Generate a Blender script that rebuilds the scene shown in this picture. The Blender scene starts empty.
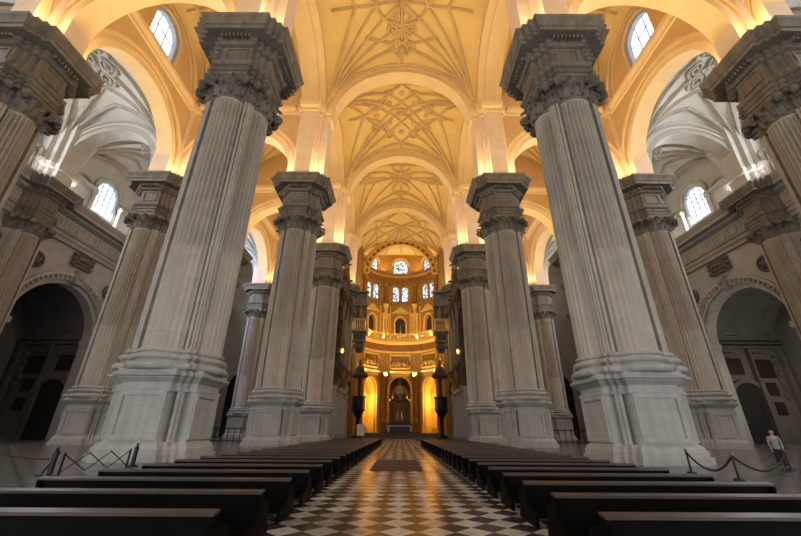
import bpy, math, random
from math import sin, cos, pi, sqrt, radians as R
from mathutils import Vector
random.seed(7)
S = bpy.context.scene
COL = S.collection

# ------------------------------------------------------------------ layout
PX, Y1, SP = 16.05, 26.86, 23.69          # nave piers: half spacing, first row, bay length
X2, X3 = 39.23, 60.0                      # aisle piers, outer walls
H = 38.58                                 # top of the giant order
ROWS = [Y1 + SP * k for k in range(-1, 4)]  # 3.17, 26.86, 50.55, 74.24, 97.93
YE = ROWS[4]

# ------------------------------------------------------------------ materials
def nodes(name):
    m = bpy.data.materials.new(name); m.use_nodes = True
    nt = m.node_tree; nt.nodes.clear()
    o = nt.nodes.new('ShaderNodeOutputMaterial'); b = nt.nodes.new('ShaderNodeBsdfPrincipled')
    nt.links.new(b.outputs[0], o.inputs[0])
    return m, nt, b

def stone(name, c1, c2, rough=.75, scale=.35, joint=0, jdark=.75, bump=.15, streak=0, spec=.3):
    m, nt, b = nodes(name); N = nt.nodes.new; L = nt.links.new
    tc = N('ShaderNodeTexCoord')
    n1 = N('ShaderNodeTexNoise'); n1.inputs['Scale'].default_value = scale; n1.inputs['Detail'].default_value = 8
    n1.inputs['Roughness'].default_value = .65
    L(tc.outputs['Object'], n1.inputs['Vector'])
    r = N('ShaderNodeValToRGB'); r.color_ramp.elements[0].position = .3; r.color_ramp.elements[1].position = .7
    r.color_ramp.elements[0].color = (*c1, 1); r.color_ramp.elements[1].color = (*c2, 1)
    L(n1.outputs['Fac'], r.inputs['Fac']); colr = r.outputs['Color']
    if streak:
        mp = N('ShaderNodeMapping'); mp.inputs['Scale'].default_value = (2.2, 2.2, .06)
        L(tc.outputs['Object'], mp.inputs['Vector'])
        n2 = N('ShaderNodeTexNoise'); n2.inputs['Scale'].default_value = 1.0; n2.inputs['Detail'].default_value = 5
        L(mp.outputs[0], n2.inputs['Vector'])
        mr = N('ShaderNodeMapRange'); mr.inputs[1].default_value = .35; mr.inputs[2].default_value = .65
        mr.inputs[3].default_value = 1 - streak; mr.inputs[4].default_value = 1.05
        L(n2.outputs['Fac'], mr.inputs[0])
        mx = N('ShaderNodeMix'); mx.data_type = 'RGBA'; mx.blend_type = 'MULTIPLY'; mx.inputs[0].default_value = 1
        L(colr, mx.inputs[6]); L(mr.outputs[0], mx.inputs[7]); colr = mx.outputs[2]
    if joint:
        sx = N('ShaderNodeSeparateXYZ'); L(tc.outputs['Object'], sx.inputs[0])
        d = N('ShaderNodeMath'); d.operation = 'DIVIDE'; d.inputs[1].default_value = joint; L(sx.outputs['Z'], d.inputs[0])
        fr = N('ShaderNodeMath'); fr.operation = 'FRACT'; L(d.outputs[0], fr.inputs[0])
        lt = N('ShaderNodeMath'); lt.operation = 'LESS_THAN'; lt.inputs[1].default_value = .03; L(fr.outputs[0], lt.inputs[0])
        mx = N('ShaderNodeMix'); mx.data_type = 'RGBA'; mx.blend_type = 'MULTIPLY'
        L(lt.outputs[0], mx.inputs[0]); L(colr, mx.inputs[6]); mx.inputs[7].default_value = (jdark, jdark, jdark, 1); colr = mx.outputs[2]
    L(colr, b.inputs['Base Color']); b.inputs['Roughness'].default_value = rough
    b.inputs['Specular IOR Level'].default_value = spec
    if bump:
        n3 = N('ShaderNodeTexNoise'); n3.inputs['Scale'].default_value = scale * 9; n3.inputs['Detail'].default_value = 4
        L(tc.outputs['Object'], n3.inputs['Vector'])
        bp = N('ShaderNodeBump'); bp.inputs['Strength'].default_value = bump; bp.inputs['Distance'].default_value = .1
        L(n3.outputs['Fac'], bp.inputs['Height']); L(bp.outputs[0], b.inputs['Normal'])
    return m

def plain(name, c, rough=.5, metal=0, emit=None, strength=0, spec=.5):
    m, nt, b = nodes(name)
    tc = nt.nodes.new('ShaderNodeTexCoord'); n = nt.nodes.new('ShaderNodeTexNoise')
    n.inputs['Scale'].default_value = 2.5; n.inputs['Detail'].default_value = 5
    nt.links.new(tc.outputs['Object'], n.inputs['Vector'])
    r = nt.nodes.new('ShaderNodeValToRGB')
    r.color_ramp.elements[0].position = .3; r.color_ramp.elements[1].position = .7
    r.color_ramp.elements[0].color = (*[x * .8 for x in c], 1); r.color_ramp.elements[1].color = (*[min(1, x * 1.15) for x in c], 1)
    nt.links.new(n.outputs['Fac'], r.inputs['Fac']); nt.links.new(r.outputs['Color'], b.inputs['Base Color'])
    b.inputs['Roughness'].default_value = rough; b.inputs['Metallic'].default_value = metal
    b.inputs['Specular IOR Level'].default_value = spec
    if emit:
        b.inputs['Emission Color'].default_value = (*emit, 1); b.inputs['Emission Strength'].default_value = strength
    return m

def glass(name, c1, c2, strength, scale=1.2):
    """daylight behind a leaded, mottled pane"""
    m, nt, b = nodes(name); N = nt.nodes.new; L = nt.links.new
    tc = N('ShaderNodeTexCoord'); v = N('ShaderNodeTexVoronoi'); v.inputs['Scale'].default_value = scale
    L(tc.outputs['Object'], v.inputs['Vector'])
    r = N('ShaderNodeValToRGB'); r.color_ramp.elements[0].color = (*c1, 1); r.color_ramp.elements[1].color = (*c2, 1)
    r.color_ramp.elements[0].position = .35; r.color_ramp.elements[1].position = .75
    L(v.outputs['Color'], r.inputs['Fac'])
    b.inputs['Base Color'].default_value = (.05, .05, .05, 1); b.inputs['Roughness'].default_value = .2
    L(r.outputs['Color'], b.inputs['Emission Color']); b.inputs['Emission Strength'].default_value = strength
    return m

M = {}
M['pier'] = stone('pier_limestone', (.40, .385, .355), (.54, .525, .49), joint=1.55, jdark=.9, streak=.12, scale=.5)
M['pier_shaft'] = stone('brown_limestone', (.42, .378, .325), (.58, .53, .462), joint=1.55, jdark=.9, streak=.1, scale=.4)
M['pier_dark'] = stone('shaded_limestone', (.17, .148, .122), (.28, .25, .212), scale=.6, bump=.3, streak=.2)  # darker pier stone: shade on capitals and entablatures put into the colour
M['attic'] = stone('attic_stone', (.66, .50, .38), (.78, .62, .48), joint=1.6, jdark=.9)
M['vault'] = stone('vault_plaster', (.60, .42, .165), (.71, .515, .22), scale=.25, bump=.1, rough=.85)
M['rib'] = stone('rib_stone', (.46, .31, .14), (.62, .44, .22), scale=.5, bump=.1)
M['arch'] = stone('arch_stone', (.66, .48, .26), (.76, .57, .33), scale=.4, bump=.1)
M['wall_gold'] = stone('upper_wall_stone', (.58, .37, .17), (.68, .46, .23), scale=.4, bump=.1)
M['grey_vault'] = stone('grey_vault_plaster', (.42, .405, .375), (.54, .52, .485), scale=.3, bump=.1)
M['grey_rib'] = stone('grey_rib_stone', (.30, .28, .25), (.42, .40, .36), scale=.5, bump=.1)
M['wall'] = stone('grey_wall_stone', (.36, .35, .34), (.48, .47, .455), scale=.3, joint=2.0, jdark=.88)
M['wall_trim'] = stone('grey_trim_stone', (.27, .25, .23), (.38, .36, .335), scale=.6, bump=.3)
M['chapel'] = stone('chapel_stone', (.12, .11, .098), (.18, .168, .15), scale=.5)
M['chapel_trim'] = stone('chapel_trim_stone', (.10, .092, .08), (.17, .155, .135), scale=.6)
M['carving'] = stone('dark_carved_stone', (.10, .085, .07), (.21, .18, .15), scale=1.5, bump=.4)
M['dark'] = plain('recess_shade', (.012, .012, .012), .8)  # near-black flat sheets, shade of doorways and blind arches put into the colour
M['gold'] = stone('gilded_stone', (.62, .36, .08), (.85, .58, .18), scale=1.2, rough=.45, bump=.4, spec=.5)
M['gold_mid'] = stone('brown_gold_stone', (.26, .13, .03), (.52, .30, .09), scale=1.6, rough=.5, bump=.4)  # wall darker than its gold mouldings, shading contrast put into the colour
M['gold_dark'] = stone('old_gilding', (.16, .075, .02), (.42, .22, .055), scale=1.5, rough=.5, bump=.5)
M['red_frieze'] = stone('painted_frieze', (.20, .05, .02), (.42, .18, .05), scale=2.5, rough=.6)
M['organ'] = stone('carved_dark_wood', (.035, .024, .014), (.14, .09, .045), scale=1.5, rough=.5, bump=.5)
M['pipe'] = plain('tin_pipe', (.20, .19, .17), .35, .8)
M['bronze'] = plain('dark_bronze', (.03, .025, .02), .4, .7)
M['silver'] = plain('tarnished_silver', (.20, .17, .14), .4, .8)
M['wood'] = plain('dark_varnished_wood', (.003, .0025, .002), .5, spec=.04)
M['ledge'] = plain('ledge_highlight_wood', (.05, .032, .024), .35, spec=.3)  # lighter than the pew wood, highlight along the ledge tops painted in
M['iron'] = plain('black_iron', (.012, .012, .012), .45, .3)
M['brass'] = plain('aged_brass', (.32, .24, .12), .35, .9)
M['rope'] = plain('dark_rope', (.03, .022, .018), .9)
M['mat'] = plain('brown_mat', (.10, .05, .03), .85, spec=.2)
M['white'] = plain('white_board', (.72, .68, .62), .6)
M['cloth'] = plain('altar_linen', (.75, .72, .66), .8)
M['pane'] = glass('day_pane', (.72, .82, .95), (1, 1, 1), 2.1, .8)
M['stained'] = glass('stained_pane', (.06, .09, .13), (.97, .99, 1), 2.0, 2.6)
M['lead'] = plain('lead_bar', (.13, .15, .18), .5)
M['blue_frame'] = stone('blue_grey_frame', (.34, .40, .50), (.46, .52, .62), scale=1)
M['lamp'] = plain('lamp_glow', (1, .7, .3), .4, 0, (1, .5, .1), 2.5)
M['fix'] = plain('floodlight_case', (.03, .03, .03), .5)
M['skin'] = plain('skin', (.45, .27, .19), .6)
M['shirt'] = plain('pale_shirt', (.24, .25, .25), .85)
M['trouser'] = plain('dark_trousers', (.02, .02, .025), .9)
M['hair'] = plain('brown_hair', (.05, .03, .02), .7)
M['shoe'] = plain('black_shoe', (.015, .012, .01), .5)
M['paint'] = plain('dark_painting', (.03, .02, .014), .4)

def floor_mat():
    m, nt, b = nodes('cathedral_floor'); N = nt.nodes.new; L = nt.links.new
    tc = N('ShaderNodeTexCoord'); sx = N('ShaderNodeSeparateXYZ'); L(tc.outputs['Object'], sx.inputs[0])
    def math_(op, a, b_=None):
        n = N('ShaderNodeMath'); n.operation = op
        for i, x in enumerate((a, b_)):
            if x is None: continue
            if isinstance(x, (int, float)): n.inputs[i].default_value = x
            else: L(x, n.inputs[i])
        return n.outputs[0]
    q = .745
    a = math_('FLOOR', math_('DIVIDE', math_('ADD', sx.outputs[0], sx.outputs[1]), q))
    c = math_('FLOOR', math_('DIVIDE', math_('SUBTRACT', sx.outputs[0], sx.outputs[1]), q))
    par = math_('ABSOLUTE', math_('MODULO', math_('ADD', a, c), 2))
    cid = N('ShaderNodeCombineXYZ'); L(a, cid.inputs[0]); L(c, cid.inputs[1])
    wn = N('ShaderNodeTexWhiteNoise'); L(cid.outputs[0], wn.inputs['Vector'])
    nz = N('ShaderNodeTexNoise'); nz.inputs['Scale'].default_value = 3; nz.inputs['Detail'].default_value = 9; nz.inputs['Roughness'].default_value = .7
    L(tc.outputs['Object'], nz.inputs['Vector'])
    rw = N('ShaderNodeValToRGB'); rw.color_ramp.elements[0].color = (.22, .20, .17, 1); rw.color_ramp.elements[1].color = (.60, .58, .52, 1)
    rw.color_ramp.elements[0].position = .25; rw.color_ramp.elements[1].position = .6
    mixf = math_('ADD', math_('MULTIPLY', nz.outputs['Fac'], .6), math_('MULTIPLY', wn.outputs['Value'], .3))
    L(mixf, rw.inputs['Fac'])
    rb = N('ShaderNodeValToRGB'); rb.color_ramp.elements[0].color = (.018, .016, .016, 1); rb.color_ramp.elements[1].color = (.075, .055, .045, 1)
    L(mixf, rb.inputs['Fac'])
    chk = N('ShaderNodeMix'); chk.data_type = 'RGBA'; L(par, chk.inputs[0]); L(rb.outputs[0], chk.inputs[6]); L(rw.outputs[0], chk.inputs[7])
    # grey slabs outside the aisle
    br = N('ShaderNodeTexBrick'); br.inputs['Scale'].default_value = .55; br.inputs['Color1'].default_value = (.17, .165, .155, 1)
    br.inputs['Color2'].default_value = (.26, .255, .24, 1); br.inputs['Mortar'].default_value = (.02, .02, .02, 1)
    br.inputs['Mortar Size'].default_value = .05
    L(tc.outputs['Object'], br.inputs['Vector'])
    inside = math_('LESS_THAN', math_('ABSOLUTE', math_('SUBTRACT', sx.outputs[0], .13)), 2.98)
    fin = N('ShaderNodeMix'); fin.data_type = 'RGBA'; L(inside, fin.inputs[0]); L(br.outputs['Color'], fin.inputs[6]); L(chk.outputs[2], fin.inputs[7])
    L(fin.outputs[2], b.inputs['Base Color'])
    rr = N('ShaderNodeMapRange'); rr.inputs[3].default_value = .13; rr.inputs[4].default_value = .34
    L(nz.outputs['Fac'], rr.inputs[0]); L(rr.outputs[0], b.inputs['Roughness'])
    return m
M['floor'] = floor_mat()

# ------------------------------------------------------------------ mesh helpers
class MB:
    def __init__(s): s.v = []; s.f = []
    def add(s, vs, fs):
        o = len(s.v); s.v += [tuple(p) for p in vs]; s.f += [tuple(i + o for i in f) for f in fs]; return s
    def box(s, x0, x1, y0, y1, z0, z1):
        return s.add([(x0, y0, z0), (x1, y0, z0), (x1, y1, z0), (x0, y1, z0), (x0, y0, z1), (x1, y0, z1), (x1, y1, z1), (x0, y1, z1)],
                     [(0, 3, 2, 1), (4, 5, 6, 7), (0, 1, 5, 4), (1, 2, 6, 5), (2, 3, 7, 6), (3, 0, 4, 7)])
    def obox(s, c, ax, ay, az_, hx, hy, hz):
        """box about c with axes ax, ay, az_ and half sizes"""
        c, ax, ay, az_ = map(Vector, (c, ax, ay, az_)); vs = []
        for k in (-1, 1):
            for i, j in ((-1, -1), (1, -1), (1, 1), (-1, 1)): vs.append(c + ax * (i * hx) + ay * (j * hy) + az_ * (k * hz))
        return s.add(vs, [(0, 3, 2, 1), (4, 5, 6, 7), (0, 1, 5, 4), (1, 2, 6, 5), (2, 3, 7, 6), (3, 0, 4, 7)])
    def loft(s, rings, cap=True, closed=True):
        n = len(rings[0]); vs = [p for r in rings for p in r]; fs = []
        for i in range(len(rings) - 1):
            for j in range(n if closed else n - 1):
                k = (j + 1) % n
                fs.append((i * n + j, i * n + k, (i + 1) * n + k, (i + 1) * n + j))
        if cap:
            fs.append(tuple(range(n - 1, -1, -1))); m = (len(rings) - 1) * n; fs.append(tuple(range(m, m + n)))
        return s.add(vs, fs)
    def sweep(s, plan, prof, cap=True):
        """plan: ccw (x, y); prof: (z, offset)"""
        n = len(plan); nor = []
        for i in range(n):
            a, b, c = plan[i - 1], plan[i], plan[(i + 1) % n]
            d1 = Vector((b[0] - a[0], b[1] - a[1])); d2 = Vector((c[0] - b[0], c[1] - b[1]))
            if d1.length < 1e-6 or d2.length < 1e-6: nor.append((0, 0)); continue
            d1.normalize(); d2.normalize()
            n1 = Vector((d1.y, -d1.x)); n2 = Vector((d2.y, -d2.x)); m = n1 + n2
            if m.length < 1e-4: nor.append(tuple(n1)); continue
            m.normalize(); k = 1 / max(.35, m.dot(n1)); nor.append((m.x * k, m.y * k))
        return s.loft([[(p[0] + q[0] * t, p[1] + q[1] * t, z) for p, q in zip(plan, nor)] for z, t in prof], cap)
    def lathe(s, prof, c=(0, 0, 0), seg=16, a0=0, a1=2 * pi):
        full = abs(a1 - a0 - 2 * pi) < 1e-6; n = seg if full else seg + 1
        rings = [[(c[0] + r * cos(a0 + (a1 - a0) * j / seg), c[1] + r * sin(a0 + (a1 - a0) * j / seg), c[2] + z) for j in range(n)] for r, z in prof]
        return s.loft(rings, cap=full, closed=full)
    def tube(s, path, r, seg=6, cap=True, r2=None):
        path = [Vector(p) for p in path]; rings = []; up = Vector((0, 0, 1))
        for i, p in enumerate(path):
            t = (path[min(i + 1, len(path) - 1)] - path[max(i - 1, 0)]).normalized()
            u = t.cross(up)
            if u.length < .05: u = t.cross(Vector((1, 0, 0)))
            u.normalize(); w = u.cross(t)
            rr = r if r2 is None else r + (r2 - r) * i / (len(path) - 1)
            rings.append([p + u * (rr * cos(2 * pi * j / seg)) + w * (rr * sin(2 * pi * j / seg)) for j in range(seg)])
        return s.loft(rings, cap)
    def rib(s, path, w, h):
        """moulded bar hanging below a path on the vault"""
        path = [Vector(p) for p in path]; rings = []
        for i, p in enumerate(path):
            t = (path[min(i + 1, len(path) - 1)] - path[max(i - 1, 0)]).normalized()
            u = t.cross(Vector((0, 0, 1)))
            if u.length < .05: u = Vector((1, 0, 0))
            u.normalize(); d = t.cross(u)
            if d.z > 0: d = -d
            rings.append([p + u * w - d * .3, p + u * w + d * h * .35, p + u * w * .45 + d * h * .6, p + u * w * .4 + d * h, p - u * w * .4 + d * h, p - u * w * .45 + d * h * .6, p - u * w + d * h * .35, p - u * w - d * .3])
        return s.loft(rings)
    def ball(s, c, r, seg=10, rings=6, sz=1):
        prof = [(r * max(.02, sin(pi * i / rings)), -r * sz * cos(pi * i / rings)) for i in range(rings + 1)]
        return s.lathe(prof, c, seg)
    def build(s, name, mat, parent=None, smooth=None, loc=None):
        me = bpy.data.meshes.new(name); me.from_pydata(s.v, [], s.f); me.update()
        me.materials.append(M[mat] if isinstance(mat, str) else mat)
        if smooth:
            me.shade_smooth(); me.set_sharp_from_angle(angle=R(smooth))
        o = bpy.data.objects.new(name, me); COL.objects.link(o)
        if parent: o.parent = parent
        if loc: o.location = loc
        return o

def tag(o, label=None, cat=None, group=None, kind=None):
    for k, v in (('label', label), ('category', cat), ('group', group), ('kind', kind)):
        if v: o[k] = v
    return o
def thing(name, label, cat, loc=(0, 0, 0), rz=0, group=None, kind='thing'):
    o = bpy.data.objects.new(name, None); COL.objects.link(o); o.location = loc; o.rotation_euler = (0, 0, rz)
    o.empty_display_size = .3
    return tag(o, label, cat, group, kind)
def dup(src, loc, rz=None, label=None, group=None):
    r = src.copy(); COL.objects.link(r); r.location = loc
    if rz is not None: r.rotation_euler = (0, 0, rz)
    if label: r['label'] = label
    if group: r['group'] = group
    for ch in list(src.children):
        c = ch.copy(); COL.objects.link(c); c.parent = r
        for g in list(ch.children):
            d = g.copy(); COL.objects.link(d); d.parent = c
    return r
def struct(o, label=None):
    o['kind'] = 'structure'
    if label: o['label'] = label
    return o

def stair(a, b, d, n=3):
    """quadrant staircase of a cross plan -> full ccw polygon"""
    # from front (y=-d) going ccw to the side (x=+d)
    q = []
    st = [a] + [a + (b - a) * i / (n - 1) for i in range(1, n)]       # widths
    lev = [d] + [b - (b - a) * i / (n - 1) for i in range(0, n - 1)] + [a]
    # front right corner then steps
    pts = [(a, -d)]
    xs = [a + (b - a) * i / (n - 1) for i in range(n)]
    ys = list(reversed(xs))
    # (xs[i], ys[i]) are convex corners of the staircase
    for i in range(n):
        if i == 0: pts.append((xs[0], -ys[0]))
        else: pts += [(xs[i], -ys[i - 1]), (xs[i], -ys[i])]
    pts.append((d, -a))
    out = []
    for k in range(4):
        for x, y in pts:
            for _ in range(k): x, y = -y, x
            if not out or (abs(out[-1][0] - x) + abs(out[-1][1] - y)) > 1e-5: out.append((x, y))
    return out
def rot4(pts):
    out = []
    for k in range(4):
        for x, y in pts:
            for _ in range(k): x, y = -y, x
            out.append((x, y))
    return out

# ------------------------------------------------------------------ giant pier
def leaf(mb, p, out, up_h, w, curl):
    """acanthus leaf: rises along z from p and curls outwards"""
    o = Vector((out[0], out[1], 0)).normalized(); t = Vector((-o.y, o.x, 0)); P = Vector(p); rows = []
    for i, (h, d, ww) in enumerate(((0, .06, .7), (.3, .12, .95), (.6, .2, 1.0), (.86, .45, .85), (1.0, .8, .6), (.93, 1.02, .4), (.76, 1.05, .15))):
        c = P + Vector((0, 0, up_h * h)) + o * (curl * d)
        rows.append([c - t * w * ww * .5 - o * .02, c - t * w * ww * .28 + o * .12, c + o * .2, c + t * w * ww * .28 + o * .12, c + t * w * ww * .5 - o * .02])
    mb.loft(rows, cap=False, closed=False)
    mb.loft([[q - o * .1 for q in reversed(r)] for r in rows], cap=False, closed=False)

def volute(mb, c, ax, r, th):
    """scroll disc with a raised spiral, axis ax (horizontal)"""
    ax = Vector(ax).normalized(); u = Vector((0, 0, 1)); w = ax.cross(u); c = Vector(c)
    for r_, t_ in ((r, th), (r * .62, th * 1.35), (r * .3, th * 1.7)):
        rings = [[c + ax * (s * t_) + u * (r_ * cos(2 * pi * j / 14)) + w * (r_ * sin(2 * pi * j / 14)) for j in range(14)] for s in (-1, 1)]
        mb.loft(rings)

CX, CR = 1.15, 1.42
def shaft_ring(z, k, fl):
    q = []
    NF, PF = 11, 6
    for i in range(NF * PF + 1):
        a = R(-72) + R(144) * i / (NF * PF)
        ph = (i % PF) / PF
        rr = CR * k - (fl * sin(pi * (ph * PF - 1) / (PF - 1)) ** .6 if i % PF > 1 else 0)
        q.append((rr * sin(a), -CX - rr * cos(a)))
    e = CR * k
    q += [(1.40, -1.62), (1.40, -1.95), (1.56, -1.95), (1.56, -1.76), (1.64, -1.76), (1.64, -1.86), (1.74, -1.86), (1.74, -1.74), (1.86, -1.74), (1.86, -1.64), (1.76, -1.64), (1.76, -1.56), (1.95, -1.56), (1.95, -1.40), (1.62, -1.40)]
    return [(x, y, z) for x, y in rot4(q)]

def widen(mb, k):
    mb.v = [(x * k, y * k, z) for x, y, z in mb.v]; return mb

def make_pier():
    ped_plan = stair(1.55, 2.15, 2.66, 3)
    notch = rot4([(-1.55, -2.66), (1.55, -2.66), (1.55, -1.72), (1.78, -1.72), (1.78, -2.14), (1.98, -2.14), (1.98, -1.98), (2.14, -1.98), (2.14, -1.78), (1.72, -1.78), (1.72, -1.55), ])
    root = thing('clustered_pillar', 'x', 'pillar')
    b = MB()
    b.sweep(ped_plan, [(0, .42), (.42, .42), (.42, .30), (.72, .30), (.80, .22), (.92, .2), (.98, .12), (1.1, .02)])
    pl_ = b
    d = MB(); d.sweep(notch, [(1.05, 0), (4.3, 0)])
    for k in range(4):                                           # raised panel frame on each face
        for (x0, x1, z0, z1) in ((-1.5, -1.2, 1.2, 4.0), (1.2, 1.5, 1.2, 4.0), (-1.2, 1.2, 3.75, 4.0), (-1.2, 1.2, 1.2, 1.45)):
            pts = [(x0, -2.8), (x1, -2.8), (x1, -2.6), (x0, -2.6)]
            for _ in range(k): pts = [(-y, x) for x, y in pts]
            d.sweep(pts, [(z0, 0), (z1, 0)])
    ped = d.build('pedestal', 'pier', root); pl_.build('plinth', 'pier', ped)
    c = MB()
    c.sweep(ped_plan, [(4.0, .02), (4.0, .1), (4.1, .14), (4.2, .1), (4.22, .0), (4.55, .02), (4.6, .12), (4.72, .22), (4.8, .34), (4.82, .26), (4.88, .26), (4.9, .42), (4.96, .47), (5.06, .48), (5.12, .42), (5.14, .32), (5.3, .30), (5.37, .2)])
    c.build('pedestal_cornice', 'pier', ped, 30)
    bp = []
    q = [(CR * sin(R(-84) + R(168) * i / 14), -CX - CR * cos(R(-84) + R(168) * i / 14)) for i in range(15)] + [(1.42, -1.42), (1.42, -1.86), (1.64, -1.86), (1.64, -1.64), (1.86, -1.64), (1.86, -1.42)]
    bp = rot4(q)
    c = MB()
    c.sweep(bp, [(5.3, .40), (5.36, .5), (5.5, .56), (5.64, .54), (5.74, .44), (5.76, .22), (5.86, .16), (5.96, .22), (5.98, .34), (6.1, .42), (6.24, .40), (6.32, .30), (6.34, .12), (6.42, .08), (6.46, .2), (6.58, .24), (6.66, .2), (6.7, .06), (6.8, 0)])
    base_ = widen(c, 1.13)
    s = MB()
    zz = [(6.72, 1.0, .0), (6.9, 1.0, .09), (14.2, 1.0, .09), (14.5, 1.0, .26), (20, .99, .26), (25, .975, .26), (29.0, .955, .26), (29.25, .95, .0), (29.5, .96, 0)]
    s.loft([shaft_ring(z, k, f) for z, k, f in zz])
    sh_ = widen(s, 1.15).build('shaft', 'pier_shaft', root, 40); base_.build('base_moulding', 'pier', sh_, 40)
    # capital: bell, two tiers of leaves, corner scrolls, abacus
    kr = .965
    q = [(CR * kr * sin(R(-84) + R(168) * i / 14), -CX - CR * kr * cos(R(-84) + R(168) * i / 14)) for i in range(15)] + [(1.42, -1.42), (1.42, -1.8), (1.64, -1.8), (1.64, -1.64), (1.8, -1.64), (1.8, -1.42)]
    bell = rot4(q)
    cap = MB(); cap.sweep(bell, [(29.4, .0), (29.5, .13), (29.66, .13), (29.72, 0), (30.8, .04), (31.3, .14), (31.6, .3)])
    for k in range(4):
        def T(x, y):
            for _ in range(k): x, y = -y, x
            return x, y
        for a in (-66, -33, 0, 33, 66):
            x, y = CR * kr * sin(R(a)), -CX - CR * kr * cos(R(a)); p = T(x, y); o = T(sin(R(a)), -cos(R(a)))
            leaf(cap, (p[0], p[1], 29.7), o, 1.0, .74, .62)
        for a in (-50, -17, 17, 50):
            x, y = CR * kr * sin(R(a)), -CX - CR * kr * cos(R(a)); p = T(x, y); o = T(sin(R(a)), -cos(R(a)))
            leaf(cap, (p[0], p[1], 30.0), o, 1.5, .66, .85)
        for x, y in ((1.54, -1.8), (1.8, -1.54), (1.72, -1.72)):
            p = T(x, y); o = T(x - 1.2, y + 1.2); leaf(cap, (p[0], p[1], 29.7), o, .95, .5, .4); leaf(cap, (p[0], p[1], 30.3), o, 1.15, .5, .5)
        for sx in (-1, 1):
            c = T(sx * 1.45, -2.85); volute(cap, (c[0], c[1], 31.2), (*T(sx * .75, .7), 0)[:2] + (0,), .44, .2)
        c = T(0, -2.65); cap.ball((c[0], c[1], 31.55), .22)
        c = T(2.25, -2.25); volute(cap, (c[0], c[1], 31.25), (*T(.7, .7), 0)[:2] + (0,), .4, .2)
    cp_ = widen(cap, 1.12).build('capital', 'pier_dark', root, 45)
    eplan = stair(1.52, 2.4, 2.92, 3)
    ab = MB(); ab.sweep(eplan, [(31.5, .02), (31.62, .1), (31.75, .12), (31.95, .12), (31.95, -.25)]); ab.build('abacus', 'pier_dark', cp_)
    ar = MB(); ar.sweep(eplan, [(31.9, -.12), (32.3, -.12), (32.3, -.02), (32.75, 0), (32.75, .1), (33.2, .12), (33.3, .3), (33.55, .36), (33.75, .38), (33.8, .1), (33.9, -.05)])
    fr = MB(); fr.sweep(eplan, [(33.8, -.08), (36.2, -.08)])
    for k in range(4):                                           # framed panel on the frieze
        for (x0, x1, z0, z1) in ((-1.1, -.9, 34.2, 35.9), (.9, 1.1, 34.2, 35.9), (-.9, .9, 35.7, 35.9), (-.9, .9, 34.2, 34.4)):
            pts = [(x0, -2.95), (x1, -2.95), (x1, -2.75), (x0, -2.75)]
            for _ in range(k): pts = [(-y, x) for x, y in pts]
            fr.sweep(pts, [(z0, 0), (z1, 0)])
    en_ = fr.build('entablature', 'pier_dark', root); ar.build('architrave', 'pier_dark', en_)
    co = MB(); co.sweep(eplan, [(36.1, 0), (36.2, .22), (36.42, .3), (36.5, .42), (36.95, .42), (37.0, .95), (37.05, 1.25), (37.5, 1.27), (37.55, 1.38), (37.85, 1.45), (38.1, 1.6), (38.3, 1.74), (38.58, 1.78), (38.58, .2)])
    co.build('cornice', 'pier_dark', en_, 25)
    dn = MB()
    n = len(eplan)
    for i in range(n):                                           # dentils under the corona
        a = Vector(eplan[i]); b2 = Vector(eplan[(i + 1) % n]); d = b2 - a; L_ = d.length
        if L_ < .3: continue
        d.normalize(); nn = Vector((d.y, -d.x)); m = max(2, int(L_ / .36))
        for j in range(m):
            c = a + d * (L_ * (j + .5) / m) + nn * .62
            dn.obox((c.x, c.y, 36.73), (d.x, d.y, 0), (nn.x, nn.y, 0), (0, 0, 1), .1, .24, .2)
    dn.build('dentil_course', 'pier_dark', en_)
    return root

ATT = None
pier = make_pier()
# attic blocks above the nave order carry the high vault
def attic_mb(z1, d, imp):
    m = MB(); pl = stair(1.5, 2.3, d, 2)
    pr = [(H - .05, .18), (H + .55, .18), (H + .7, 0), (z1 - 2.2, 0)]
    m.sweep(pl, pr)
    return m, pl
def make_attic(z1, d):
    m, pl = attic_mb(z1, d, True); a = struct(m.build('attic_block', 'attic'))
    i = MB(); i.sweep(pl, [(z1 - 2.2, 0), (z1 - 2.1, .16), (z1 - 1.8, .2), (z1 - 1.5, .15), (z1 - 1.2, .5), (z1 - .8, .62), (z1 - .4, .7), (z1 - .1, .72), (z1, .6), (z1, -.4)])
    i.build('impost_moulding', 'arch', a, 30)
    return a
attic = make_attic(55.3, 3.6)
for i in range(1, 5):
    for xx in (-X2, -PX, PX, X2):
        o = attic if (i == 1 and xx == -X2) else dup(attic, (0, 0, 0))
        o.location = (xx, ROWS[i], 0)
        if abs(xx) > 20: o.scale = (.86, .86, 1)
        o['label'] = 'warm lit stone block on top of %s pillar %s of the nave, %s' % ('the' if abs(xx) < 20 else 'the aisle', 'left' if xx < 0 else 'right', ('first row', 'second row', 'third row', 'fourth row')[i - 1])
ORD = ['nearest the camera', 'second from the camera', 'third from the camera', 'fourth from the camera beside the chancel arch']
pier['label'] = 'pale fluted clustered pillar left of the pews, %s' % ORD[0]
pier['group'] = 'nave pillars'
pier.location = (-PX, ROWS[1], 0)
for i in range(1, 5):
    for sx, side in ((-1, 'left'), (1, 'right')):
        if sx == -1 and i == 1: continue
        dup(pier, (sx * PX, ROWS[i], 0), 0, 'pale fluted clustered pillar %s of the pews, %s' % (side, ORD[i - 1]))
AORD = ['at the photo edge, only its top showing', 'just outside the nearest nave pillar', 'behind the second nave pillar', 'farthest back by the chancel']
ap = dup(pier, (-X2, ROWS[1], 0), 0, 'x')
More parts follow.
